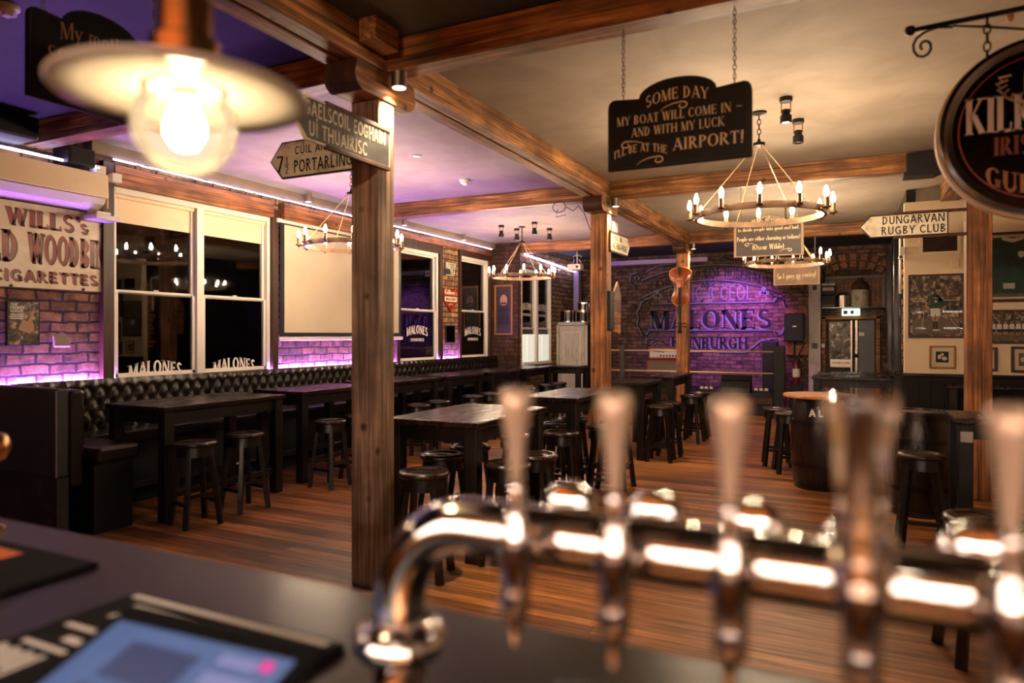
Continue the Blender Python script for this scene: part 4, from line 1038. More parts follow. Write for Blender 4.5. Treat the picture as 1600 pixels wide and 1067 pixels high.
m = MB(); text(m, 'GUINNESS', (0, -.0262, -.235), UX, UZ, .085, 'bold', width=.42, arch=-.06); m.build('lettering', 'green_text', ks)
m = MB()   # wreath-like castle emblem
for k in range(14):
    a = R(150+k*17); ribbon(m, [(.11*math.cos(a)-.02, .2+.07*math.sin(a)), (.15*math.cos(a+.2)-.02, .2+.09*math.sin(a+.2)), (.13*math.cos(a+.4)-.02, .2+.11*math.sin(a+.4))], .012, (0, -.0262, 0), UX, UZ)
m.build('emblem', 'roadwhite', ks)
m = MB()
for x in (-.05, 0, .05): poly(m, [(x-.02, .15), (x+.02, .15), (x+.02, .24), (x+.01, .26), (x-.01, .26), (x-.02, .24)], (0, -.0264, 0), UX, UZ)
m.build('emblem', 'green_text', ks)
br = thing('sign_bracket', 'wrought iron scroll bracket carrying the round beer sign', 'bracket', (.95, 3.72, 3.05))
MB().tube([(.25, 3.72, 3.07), (1.035, 3.72, 3.10)], .012, 10).lathe([(0, -.025), (.018, -.018), (.025, 0), (.018, .018), (0, .025)], 14, (.25, 3.72, 3.07)).build('arm', 'iron', br, smooth=True, world=True)
pts = [(.42, 3.055), (.36, 3.065), (.3, 3.05)]
for k in range(16):
    a = R(95+k*34); q = .062-.0034*k; pts.append((.305+q*math.cos(a)*.8, 2.985+q*math.sin(a)))
MB().tube([(x, 3.72, z) for x, z in pts], .006, 8).build('scroll', 'iron', br, smooth=True, world=True)
MB().tube([(.42, 3.72, 3.06), (.55, 3.72, 3.03), (.7, 3.72, 2.99), (.85, 3.72, 2.9), (1.03, 3.72, 2.72)], .006, 8).build('brace', 'iron', br, smooth=True, world=True)
MB().box(1.026, 1.04, 3.69, 3.75, 2.66, 3.15).build('wall_plate', 'iron', br, world=True)
for x in (.55, .93): chain((x, 3.72, 3.08), (x, 3.72, 2.556+math.sqrt(max(rr*rr-(x-.75)**2, 0))-.005), .004, .045).build('link', 'iron', br, world=True)
MB().lathe([(0, 0), (.012, .01), (.016, .03), (0, .045)], 10, (.63, 3.69, 3.02)).build('bulb', 'gold', br, smooth=True, world=True)

# ================================================================ LEFT WALL FITTINGS
ac = thing('air_unit', 'long cream air conditioning unit above the cigarette sign', 'air conditioner', (-6.72, 3.6, 2.88))
MB().prism([(-6.85, 3.235), (-6.6, 3.23), (-6.59, 2.995), (-6.85, 2.995)], 'y', 2.7, 4.39).build('casing', 'cream', ac, world=True, bevel=.01)
MB().prism([(-6.85, 2.99), (-6.592, 2.99), (-6.62, 2.93), (-6.7, 2.89), (-6.85, 2.88)], 'y', 2.7, 4.36).build('outlet', 'white', ac, world=True, bevel=.008)
MB().cbox((-6.625, 3.4, 2.925), (.006, 1.5, .03), Euler((0, R(28), 0)).to_matrix()).build('louvre', 'white', ac, world=True)
MB().box(-6.84, -6.62, 4.392, 4.4, 2.9, 3.22).build('end_cap', 'cream', ac, world=True)
el = thing('emergency_light', 'white box light under the air unit by the window jamb', 'light fitting', (-6.7, 4.45, 2.8))
MB().box(-6.79, -6.58, 4.25, 4.5, 2.78, 2.83).build('diffuser', 'white', el, world=True, bevel=.01)
MB().box(-6.79, -6.63, 4.29, 4.44, 2.83, 2.87).build('body', 'white', el, world=True, bevel=.012)
tag(MB().box(-6.79, -6.68, 4.32, 4.42, 3.24, 3.33).build('junction_box', 'white', bevel=.006), 'white junction box on the end of the air unit', 'box')
tag(MB().box(-6.78, -6.70, 4.5, 4.6, 3.2, 3.29).build('junction_box', 'white', bevel=.006), 'small white junction box on the window lintel', 'box')
sp = thing('wall_speaker', 'black box speaker on the wall under the nearest beam', 'speaker', (-6.7, 4.12, 3.35))
MB().box(-6.85, -6.6, 4.0, 4.26, 3.27, 3.44).build('cabinet', 'black', sp, world=True, bevel=.01); MB().box(-6.6, -6.595, 4.02, 4.24, 3.29, 3.42).build('grille', 'iron', sp, world=True)
sp = thing('wall_speaker', 'black box speaker above the air unit before the nearest beam', 'speaker', (-6.6, 3.4, 3.4))
MB().box(-6.85, -6.35, 3.2, 3.6, 3.34, 3.54).build('cabinet', 'black', sp, world=True, bevel=.02); MB().box(-6.35, -6.345, 3.22, 3.58, 3.36, 3.52).build('grille', 'iron', sp, world=True)
en = thing('enamel_sign', 'big rusty cream enamel cigarette sign with red lettering', 'sign', (-6.84, 3.58, 2.07))
MB().box(-6.845, -6.825, 2.62, 4.53, 2.07, 2.876).build('plate', 'rust', en, world=True, bevel=.004)
MB().box(-6.825, -6.822, 2.64, 4.515, 2.085, 2.865).build('face', 'enamel', en, world=True)
m = MB(); m2 = MB()
for dst, dx, dy, dz in ((m2, 0, .012, -.012), (m, .0015, 0, 0)):
    o = Vector((-6.8215+dx, dy, dz))
    text(dst, "WILLS's", o+Vector((0, 3.95, 2.655)), UY, UZ, .155, 'bold', width=.74)
    text(dst, 'WILD', o+Vector((0, 3.42, 2.32)), UY, UZ, .28, 'slab', width=.54); text(dst, 'WOODBIN', o+Vector((0, 4.135, 2.32)), UY, UZ, .28, 'slab', width=.73)
    text(dst, 'CIGARETTES', o+Vector((0, 3.935, 2.145)), UY, UZ, .105, 'heavy', width=.97)
m2.build('letter_shadow', 'enamel_dark', en, world=True); m.build('lettering', 'enamel_red', en, world=True)
m = MB()
for k in range(22):
    a, b = random.choice([(2.7+random.random()*1.8, 2.09+.02*random.random()), (4.48+.03*random.random(), 2.1+.7*random.random()), (2.7+random.random()*1.8, 2.1+.75*random.random())])
    s = .006+.014*random.random(); poly(m, [(a+p*1.0, b+q) for p, q in ell(0, 0, s, s*(.5+random.random()), 7)], (-6.8195, 0, 0), UY, UZ)
m.build('rust_spots', 'rust', en, world=True)
ps = thing('football_poster', 'small dark football poster in a holder on the brick wall', 'poster', (-6.84, 3.72, 1.55))
MB().box(-6.845, -6.82, 3.585, 3.87, 1.55, 1.96).build('backing', 'black', ps, world=True, bevel=.003)
MB().box(-6.82, -6.8185, 3.6, 3.855, 1.56, 1.95).build('print', 'photo_dark', ps, world=True)
m = MB(); x = -6.817
for s_, z, hh, ww in (('THE', 1.915, .025, .06), ('PREMIER', 1.885, .028, .12), ('LEAGUE', 1.855, .028, .11)): text(m, s_, (x, 3.615, z), UY, UZ, hh, 'heavy', align='l', width=ww)
for k in range(3): m.add([(x, 3.615, 1.83-k*.018), (x, 3.725, 1.83-k*.018), (x, 3.725, 1.84-k*.018), (x, 3.615, 1.84-k*.018)], [(0, 1, 2, 3)])
m.build('lettering', 'chalk', ps, world=True)
m = MB(); poly(m, [(3.68, 1.7), (3.72, 1.8), (3.76, 1.77), (3.83, 1.93), (3.80, 1.78), (3.82, 1.7), (3.78, 1.66), (3.72, 1.68)], (x, 0, 0), UY, UZ); m.build('figure_print', 'skin', ps, world=True)
MB().prism([(4.0, 1.53), (4.16, 1.53), (4.15, 1.62), (4.08, 1.68), (3.99, 1.64)], 'x', -6.845, -6.82).build('stone', 'ceiling', bevel=.02)
tag(bpy.data.objects['stone'], 'rough pale stone set in the brick beside the football poster', 'stone')
scn = thing('projection_screen', 'big pale pull-down projection screen behind the nearest post', 'screen', (-6.78, 8.2, 1.6))
MB().box(-6.795, -6.79, 6.88, 9.62, 1.63, 3.15).build('border', 'black', scn, world=True)
MB().box(-6.79, -6.787, 6.95, 9.55, 1.68, 3.12).build('cloth', 'screen', scn, world=True)
MB().box(-6.8, -6.77, 6.85, 9.65, 1.57, 1.62).build('bottom_bar', 'white', scn, world=True, bevel=.008)
MB().tube([(-6.79, 6.82, 3.165), (-6.79, 9.65, 3.165)], .028, 10).build('top_tube', 'white', scn, world=True, smooth=True)
ly = thing('tin_sign', 'black and cream tea tin sign on the brick between the windows', 'sign', (-6.84, 11.24, 2.75))
MB().box(-6.845, -6.83, 11.09, 11.5, 2.76, 3.04).build('plate', 'ink', ly, world=True, bevel=.003)
MB().box(-6.83, -6.829, 11.12, 11.47, 2.9, 3.02).build('panel', 'enamel', ly, world=True)
m = MB(); text(m, 'LYONS', (-6.827, 11.295, 2.905), UY, UZ, .11, 'heavy', width=.32); m.build('lettering', 'ink', ly, world=True)
m = MB(); text(m, 'TEA', (-6.827, 11.36, 2.8), UY, UZ, .085, 'heavy', width=.18); m.add([(-6.828, 11.12, 2.775), (-6.828, 11.42, 2.775), (-6.828, 11.42, 2.787), (-6.828, 11.12, 2.787)], [(0, 1, 2, 3)]); m.build('lettering', 'enamel', ly, world=True)
gl = thing('tin_sign', 'red shield tin sign for wines and spirits between the windows', 'sign', (-6.84, 11.24, 2.1))
MB().prism([(11.04, 2.53), (11.56, 2.53), (11.55, 2.28), (11.3, 2.08), (11.05, 2.28)], 'x', -6.845, -6.83).build('shield', 'enamel_red', gl, world=True, bevel=.003)
MB().prism([(11.08, 2.35), (11.1, 2.37), (11.5, 2.37), (11.52, 2.35), (11.52, 2.3), (11.5, 2.28), (11.1, 2.28), (11.08, 2.3)], 'x', -6.83, -6.828).build('panel', 'enamel', gl, world=True)
m = MB(); text(m, "Gilbey's", (-6.828, 11.3, 2.41), UY, UZ, .1, 'bold', width=.44); text(m, 'LONDON', (-6.828, 11.3, 2.2), UY, UZ, .03, 'heavy', arch=.02, width=.16); m.build('lettering', 'enamel', gl, world=True)
m = MB(); text(m, 'WINES & SPIRITS', (-6.826, 11.3, 2.3), UY, UZ, .05, 'bold', width=.38); m.build('lettering', 'ink', gl, world=True)

def picture(label, c, U, w, h, fm, draw=None, fw=.03, mount=0, mountm='mount', photo='photo_dark', depth=.03, cat='picture', glassy=True):
    """Framed picture on a wall; c is its centre on the wall face, U its rightward direction."""
    t = thing('framed_picture', label, cat, c); U = Vector(U); n = U.cross(UZ)
    def bx(u0, u1, v0, v1, d0, d1, mb=None):
        mb = mb or MB(); q = [(u0,v0),(u1,v0),(u1,v1),(u0,v1)]
        return mb.add([U*a+UZ*b+n*d0 for a, b in q]+[U*a+UZ*b+n*d1 for a, b in q], [(0,3,2,1),(4,5,6,7),(0,1,5,4),(1,2,6,5),(2,3,7,6),(3,0,4,7)])
    a, b = w/2, h/2; f = MB()
    bx(-a, a, b-fw, b, 0, depth, f); bx(-a, a, -b, -b+fw, 0, depth, f); bx(-a, -a+fw, -b+fw, b-fw, 0, depth, f); bx(a-fw, a, -b+fw, b-fw, 0, depth, f)
    f.build('frame', fm, t, bevel=.004)
    if mount: bx(-a+fw, a-fw, -b+fw, b-fw, .002, .008).build('mount', mountm, t)
    k = fw+mount; bx(-a+k, a-k, -b+k, b-k, .003, .0095).build('photo', photo, t)
    if draw: draw(t, n*.011, U)
    if glassy: bx(-a+fw*.9, a-fw*.9, -b+fw*.9, b-fw*.9, depth*.72, depth*.75).build('glass', 'frame_glass', t)
    return t
picture('small pale framed print low on the brick between the windows', (-6.85, 11.28, 1.665), UY, .34, .33, 'frame_dark', None, .015, .07)
# portrait on the brick return
def d_por(t, o, U):
    m = MB(); poly(m, ell(.0, .2, .085, .12), o, U, UZ); m.build('portrait_print', 'skin', t)
    m = MB(); poly(m, [(-.13, -.3), (.13, -.3), (.12, .02), (.04, .1), (-.04, .1), (-.12, .02)], o, U, UZ); m.build('portrait_print', 'ink', t)
    m = MB(); poly(m, [(-.06, .12), (.06, .12), (.05, .17), (0, .15), (-.05, .17)], o+U.cross(UZ)*.001, U, UZ); m.build('portrait_print', 'skin_real', t)
picture('tall gilt framed dark portrait on the far brick return', (-6.52, 12.92, 2.17), UX, .42, 1.05, 'frame_gold', d_por, .035, 0, photo='sign_brown')

# ================================================================ CREAM WALL PICTURES
WY = 10.4
def d_player(t, o, U):
    n = U.cross(UZ); L = lambda k: o+n*.0006*k
    def P(name, m_, polys, k):
        m = MB()
        for q in polys: poly(m, q, L(k), U, UZ)
        m.build(name, m_, t)
    P('grass_print', 'photo_grass', [[(-.26, -.36), (.26, -.36), (.26, -.16), (-.26, -.16)]], 0)
    P('rail_print', 'mount', [[(-.26, .06), (-.02, .06), (-.02, .068), (-.26, .068)], [(.08, .07), (.26, .07), (.26, .078), (.08, .078)]], 0)
    P('shirt_print', 'jersey', [[(-.07, -.03), (.045, -.03), (.07, .09), (.1, .06), (.115, .0), (.085, -.01), (.055, .05), (.05, .13), (.02, .165), (-.02, .165), (-.08, .13), (-.11, .06), (-.09, .04), (-.06, .08)]], 1)
    P('arm_print', 'skin', [[(-.11, .06), (-.088, .04), (-.105, .0), (-.05, -.045), (-.06, -.06), (-.125, -.01)], [(.085, -.0), (.115, .0), (.11, -.03), (.06, -.06), (.045, -.045), (.08, -.03)]], 2)
    P('shorts_print', 'chalk', [[(-.06, -.03), (.045, -.03), (.05, -.13), (.0, -.13), (-.008, -.1), (-.015, -.14), (-.06, -.13)]], 2)
    P('leg_print', 'skin', [[(-.055, -.13), (-.018, -.14), (-.012, -.2), (-.035, -.2)], [(.005, -.13), (.042, -.13), (.02, -.2), (-.008, -.2)]], 1)
    P('sock_print', 'ink', [[(-.035, -.2), (-.012, -.2), (-.01, -.3), (-.032, -.3)], [(-.008, -.2), (.02, -.2), (.022, -.3), (0, -.3)]], 2)
    P('boot_print', 'chalk', [[(-.035, -.3), (.0, -.3), (.03, -.318), (-.035, -.318)], [(.002, -.3), (.022, -.3), (.055, -.315), (.005, -.318)]], 3)
    P('head_print', 'skin', [ell(.03, .205, .03, .042), [(.005, .15), (.04, .15), (.04, .18), (.01, .18)]], 2)
    P('hair_print', 'skin_real', [ell(.026, .232, .032, .022)], 3)
    P('badge_print', 'chalk', [ell(.0, .06, .014, .014), [(-.03, .1), (.03, .1), (.028, .106), (-.028, .106)]], 3)
    m = MB(); ribbon(m, [(-.14, .02), (-.13, -.1), (-.15, -.22), (-.14, -.28)], .004, L(3), U, UZ); ribbon(m, [(.13, -.06), (.17, -.18), (.22, -.26), (.25, -.28)], .004, L(3), U, UZ); ribbon(m, [(.15, 0), (.18, -.12), (.24, -.22)], .003, L(3), U, UZ); m.build('pen_mark', 'mount', t)
picture('large framed photo of a rugby player standing hands on hips', (.985, WY, 2.02), UX, .62, .82, 'frame_dark', d_player, .022)
def d_small(t, o, U):
    m = MB()
    for q in (ell(-.03, .0, .02, .03), ell(.025, -.02, .03, .025), ell(.0, .03, .018, .02)): poly(m, q, o, U, UZ)
    m.build('figure_print', 'mount', t)
picture('small gilt framed black photo with wide mount below the player', (1.055, WY, 1.365), UX, .29, .29, 'frame_gold', d_small, .02, .055, photo='ink')
def d_jersey(t, o, U):
    n = U.cross(UZ)
    m = MB(); poly(m, [(-.3, -.33), (.3, -.33), (.3, .2), (.42, .05), (.5, .14), (.36, .3), (.12, .36), (-.12, .36), (-.36, .3), (-.5, .14), (-.42, .05), (-.3, .2)], o, U, UZ); m.build('jersey_cloth', 'jersey', t)
    m = MB(); poly(m, [(-.12, .36), (-.1, .33), (0, .3), (.1, .33), (.12, .36), (.1, .375), (.0, .35), (-.1, .375)], o+n*.001, U, UZ); m.build('collar', 'chalk', t)
    m = MB(); poly(m, [(.05, .18), (.085, .195), (.12, .18), (.115, .13), (.085, .105), (.055, .13)], o+n*.001, U, UZ); m.build('crest', 'chalk', t)
    m = MB(); poly(m, [(-.1, -.27), (.02, -.27), (.02, -.2), (-.1, -.2)], o+n*.001, U, UZ); m.build('plaque', 'steel', t)
picture('framed dark green sports jersey with a white crest and mount', (1.8, WY, 2.49), UX, .94, .86, 'frame_dark', d_jersey, .03, .03, photo='photo_grass', depth=.05, cat='framed jersey')
for k in ():
    pass
def d_team(t, o, U):
    n = U.cross(UZ); a, b, c, d = MB(), MB(), MB(), MB()
    for k in range(17):
        u = -.52+k*.065
        poly(a, [(u-.026, -.03), (u+.026, -.03), (u+.024, .035), (u-.024, .035)], o+n*.001, U, UZ)
        poly(b, ell(u, .055, .013, .017, 10), o+n*.001, U, UZ)
        poly(c, [(u-.024, -.065), (u+.024, -.065), (u+.024, -.03), (u-.024, -.03)], o+n*.001, U, UZ)
        poly(d, [(u-.018, -.1), (u-.004, -.1), (u-.004, -.065), (u-.018, -.065)], o+n*.001, U, UZ); poly(d, [(u+.004, -.1), (u+.018, -.1), (u+.018, -.065), (u+.004, -.065)], o+n*.001, U, UZ)
    a.build('shirt_print', 'chalk', t); b.build('head_print', 'skin', t); c.build('shorts_print', 'ink', t); d.build('leg_print', 'skin', t)
    m = MB(); poly(m, [(-.6, -.17), (.6, -.17), (.6, -.09), (-.6, -.09)], o, U, UZ); m.build('grass_print', 'photo_grass', t)
picture('long framed photo of a team in white shirts below the jersey', (2.05, WY, 1.75), UX, 1.3, .42, 'frame_dark', d_team, .025)
picture('small dark framed picture half hidden behind the right post', (1.5, WY, 1.345), UX, .28, .3, 'frame_dark', d_small, .03, .03, photo='ink')
picture('small dark framed sea photo at the right of the cream wall', (1.93, WY, 1.345), UX, .3, .32, 'frame_dark', d_small, .03, .05, photo='photo_grass')
vg = thing('vent_grille', 'white framed ventilation grille under the rugby club sign', 'vent', (1.02, WY, 2.83))
m = MB(); m.box(.8, 1.26, WY-.012, WY, 2.68, 2.72).box(.8, 1.26, WY-.012, WY, 2.94, 2.98).box(.8, .84, WY-.012, WY, 2.72, 2.94).box(1.22, 1.26, WY-.012, WY, 2.72, 2.94); m.build('frame', 'cream', vg, world=True)
MB().box(.84, 1.22, WY-.004, WY, 2.72, 2.94).build('backing', 'black', vg, world=True)
m = MB()
for k in range(19): m.box(.84+k*.02, .845+k*.02, WY-.008, WY-.003, 2.72, 2.94)
for k in range(11): m.box(.84, 1.22, WY-.007, WY-.003, 2.725+k*.02, 2.729+k*.02)
m.build('mesh', 'rust', vg, world=True)
tag(MB().box(1.15, 1.24, WY-.02, WY, 2.5, 2.62).build('thermostat', 'cream', bevel=.006), 'cream thermostat box above the player photo', 'thermostat')
cm = thing('security_camera', 'small white camera at the corner of the cream wall', 'camera', (.58, 10.33, 2.65))
MB().lathe([(0, -.05), (.03, -.05), (.032, .05), (0, .055)], 16, (.59, 10.33, 2.66), 'y').build('body', 'white', cm, smooth=True, auto=True, world=True); MB().lathe([(0, -.052), (.018, -.052)], 14, (.59, 10.33, 2.66), 'y').build('lens', 'ink', cm, world=True)
MB().box(.58, .64, 10.36, 10.42, 2.7, 2.8).build('mount', 'white', cm, world=True)
bk = thing('black_speaker', 'black box speaker fixed over the second cross beam near the right post', 'speaker', (.75, 8.4, 3.4))
MB().box(.52, .93, 8.26, 8.336, 3.34, 3.54).build('cabinet', 'black', bk, world=True, bevel=.01)
MB().prism([(.5, 3.3), (.78, 3.3), (.88, 3.345), (.5, 3.345)], 'y', 8.26, 8.5).build('base', 'black', bk, world=True)

# passage side: black window beside the door
bw = thing('window_5', 'black gloss painted window in the passage wall', 'window', (.62, 12, 1.1)); bw['kind'] = 'structure'
MB().box(.6, .66, 10.7, 10.84, 1.1, 3.3).box(.6, .66, 12.4, 12.5, 1.1, 3.3).box(.6, .66, 14.4, 14.55, 1.1, 3.3).box(.6, .66, 10.84, 14.4, 3.15, 3.3).build('window_frame', 'black_gloss', bw, world=True, bevel=.012)
MB().box(.53, .66, 10.62, 14.6, 1.1, 1.16).build('window_sill', 'black_gloss', bw, world=True, bevel=.012)
MB().box(.64, .645, 10.84, 14.4, 1.16, 3.15).build('pane', 'frame_glass', bw, world=True)
tag(MB().tube([(.6, 10.62, 2.2), (.6, 10.62, 2.95), (.6, 11.4, 3.1)], .018, 10).build('pipe', 'white', smooth=True), 'thin white pipe rising beside the black window', 'pipe')

# ================================================================ EXIT DOOR AND WHAT STANDS ROUND IT
DY = 16.58
dr = thing('door_1', 'grey and scuffed steel double door under the lit exit sign', 'door', (0, DY, 0)); dr['kind'] = 'structure'
MB().box(-.56, -.48, DY-.06, DY, 0, 2.05).box(.48, .56, DY-.06, DY, 0, 2.05).box(-.56, .56, DY-.06, DY, 1.98, 2.06).build('door_frame', 'beam_x', dr, world=True, bevel=.01)
MB().box(-.45, .06, DY-.035, DY-.005, .02, 1.96).build('leaf', 'black', dr, world=True, bevel=.006)
MB().box(-.42, .02, DY-.042, DY-.035, 1.05, 1.93).build('steel_plate', 'kick', dr, world=True)
MB().box(.09, .13, DY-.05, DY-.01, .02, 1.96).box(.0, .03, DY-.05, DY-.036, .02, 1.96).build('door_stop', 'steel', dr, world=True)
MB().box(.15, .46, DY-.03, DY-.005, .02, 1.96).build('leaf', 'grey_door', dr, world=True, bevel=.006)
MB().box(-.4, .02, DY-.055, DY-.042, .95, 1.12).build('push_plate', 'steel', dr, world=True, bevel=.004)
m = MB(); text(m, 'PUSH BAR TO OPEN', (-.19, DY-.057, 1.02), UX, UZ, .045, 'heavy', width=.34); m.build('lettering', 'ink', dr, world=True)
MB().lathe([(0, -.075), (.035, -.07), (.04, -.05), (.04, -.03), (0, -.03)], 16, (.11, DY-.02, 1.2), 'y').build('lock', 'black', dr, smooth=True, world=True)
MB().box(.16, .26, DY-.036, DY-.03, 1.63, 1.7).build('notice', 'white', dr, world=True)
ex = thing('exit_sign', 'lit white running man exit sign over the door', 'sign', (0, DY-.1, 2.04))
MB().box(-.17, .18, DY-.14, DY-.06, 2.06, 2.2).build('case', 'exit', ex, world=True, bevel=.008)
m = MB(); y = DY-.1415
m.box(-.14, -.06, y-.001, y, 2.09, 2.17); m.box(.0, .06, y-.001, y, 2.09, 2.17); m.build('pictogram', 'exit_green', ex, world=True)
m = MB(); o = (0, y-.001, 0); poly(m, ell(.125, 2.155, .012, .012, 10), o, UX, UZ); ribbon(m, [(.15, 2.1), (.125, 2.12), (.115, 2.14), (.1, 2.125), (.085, 2.13)], .012, o, UX, UZ, False); ribbon(m, [(.118, 2.14), (.13, 2.115), (.115, 2.1), (.11, 2.085)], .012, o, UX, UZ, False); m.build('pictogram', 'exit_green', ex, world=True)
struct(MB().box(-.82, -.58, 16.35, 16.598, .4, 3.3).build('trim_12', 'white_wood', bevel=.006), 'worn white column left of the exit door', 'column')
m = MB().box(-.74, -.66, 16.345, 16.35, 2.62, 2.72); tag(m.build('small_notice', 'ink'), 'little dark direction notice high on the white column', 'notice')
tag(MB().box(-.76, -.64, 16.342, 16.35, 1.35, 1.47).build('small_notice', 'roadgrey'), 'grey safety notice halfway up the white column', 'notice')
tag(MB().box(-.57, -.5, 16.4, 16.55, 1.37, 1.46).build('wall_switch', 'white', bevel=.006), 'white switch box left of the exit door', 'switch')
tag(MB().box(-.57, -.5, 16.4, 16.55, 1.22, 1.31).build('call_point', 'red', bevel=.006), 'red fire call point below the white switch', 'alarm')
m = MB()
for k in range(15): m.box(-.42+k*.075, -.355+k*.075, DY-.04, DY, 2.24, 2.84)
hb = thing('boarded_hatch', 'brown boarded hatch over the exit door', 'hatch', (0, DY, 2.2)); m.build('boards', 'trim_wood', hb, world=True)
MB().box(-.5, .72, DY-.07, DY, 2.84, 2.92).box(-.5, -.43, DY-.07, DY, 2.22, 2.84).box(.58, .66, DY-.07, DY, 2.22, 2.84).build('frame', 'frame_dark', hb, world=True, bevel=.008)
tag(MB().box(-.56, .62, DY-.42, DY-.075, 2.21, 2.235).build('high_shelf', 'black_gloss', bevel=.004), 'dark shelf over the exit door holding crates and a jug', 'shelf')
for (z, l) in ((2.24, 'dark wooden crate at the bottom of the shelf stack'), (2.5, 'dark crate with a pale lid on top of the stack')):
    cr = thing('crate', l, 'crate', (-.42, DY-.22, z))
    MB().box(-.13, .13, -.13, .13, 0, .2).build('body', 'black', cr, bevel=.006); MB().box(-.12, .1, -.132, -.13, .09 if z > 2.4 else .02, .16 if z > 2.4 else .05).build('lid', 'exit_green' if z < 2.4 else 'white_wood', cr)
    MB().box(-.135, .135, -.135, .135, .2, .25).build('slat', 'white_wood' if z > 2.4 else 'black', cr, bevel=.006)
jg = thing('stoneware_jug', 'big two tone stoneware jug on the shelf over the door', 'jug', (.18, DY-.22, 2.237))
MB().lathe([(0, 0), (.17, 0), (.175, .03), (.17, .36)], 28).build('body', 'roadwhite', jg, smooth=True, auto=True); MB().lathe([(.17, .36), (.165, .45), (.12, .53), (.06, .56), (.06, .62), (0, .62)], 28).build('shoulder', 'rust', jg, smooth=True)
tag(MB().lathe([(0, 0), (.13, 0), (.13, .25), (.09, .3), (.05, .32), (0, .32)], 24, (-.14, DY-.22, 2.237)).build('stoneware_pot', 'steel', smooth=True, auto=True), 'dull grey pot beside the stoneware jug', 'pot')
m = MB()
for k in range(13):
    a = R(25+k*10.8)
    for rr_, w_ in ((1.0, .17), (1.19, .17)):
        c = (.05+rr_*math.cos(a)*.95, DY-.005, 2.32+rr_*math.sin(a)*.85)
        m.cbox(c, (.145, .03, w_*.9), Euler((0, -(a-PI/2), 0)).to_matrix())
struct(m.build('trim_13', M['trim_wood'], bevel=.015), 'brick arch over the exit door', 'arch')

# ================================================================ STAGE AND MURAL
SX0, SX1 = -5.3, -1.4
stg = thing('stage', 'low dark stage under the painted mural', 'stage', (-3.2, 15.6, 0))
MB().box(SX0, SX1, 14.75, 16.59, .38, .45).build('deck', 'black', stg, world=True, bevel=.006)
MB().box(SX0, SX1, 14.76, 16.59, .25, .38).build('fascia', 'frame_dark', stg, world=True)
MB().box(SX0, SX1, 14.8, 16.59, 0, .25).build('base', 'black', stg, world=True)
rl = thing('stage_rail', 'two brass rails on dark box posts along the stage front', 'railing', (-3.2, 14.85, .45))
for z in (.865, 1.305): MB().tube([(-5.25, 14.85, z), (-1.35, 14.85, z)], .017, 8).build('rail', 'rail', rl, smooth=True, world=True)
MB().box(-1.39, -1.18, 14.77, 14.93, 0, 1.42).build('rail_post', 'black', rl, world=True, bevel=.01)
MB().box(-4.6, -4.5, 14.82, 14.88, .45, 1.4).build('rail_post', 'roadgrey', rl, world=True, bevel=.006)
MU = thing('wall_mural', 'painted pub name mural with scroll borders on the brick', 'mural', (-2.96, 16.6, .8))
U, V = UX, UZ
def mural(name, mk, fn, d):
    m = MB(); fn(m, Vector((0, -.004-d, 0))); m.build(name, mk, MU)
def letters(m, o):
    text(m, 'MALONES', o+V*1.0-U*.03, U, V, .43, 'bold', width=2.78)
    text(m, 'EDINBURGH', o+V*.53-U*.03, U, V, .27, 'bold', width=1.75)
mural('letter_shadow', 'mural_light', lambda m, o: letters(m, o-U*.035-V*.03), .002)
mural('lettering', 'mural_dark', letters, .004)
def pale(m, o):
    text(m, 'CRAIC & CEOL', o+V*1.66-U*.03, U, V, .32, 'thin', width=1.95)
    for s_ in (-1, 1):
        for (a, b) in ((0, .09), (-.08, -.02), (.08, -.02), (0, -.02)):
            poly(m, ell(s_*1.22+a*.8-.03, 1.82+b*.8, .055, .05, 8), o, U, V)
        ribbon(m, [(s_*1.22-.03, 1.8), (s_*1.22+.04, 1.68)], .025, o, U, V, False)
mural('lettering', 'mural_light', pale, .004)
def arc_text(m, o):
    text(m, 'PURVEYORS OF FINE HOSPITALITY', o+V*1.86-U*.03, U, V, .21, 'serif', width=2.95, arch=.36)
mural('lettering', 'mural_dark', arc_text, .004)
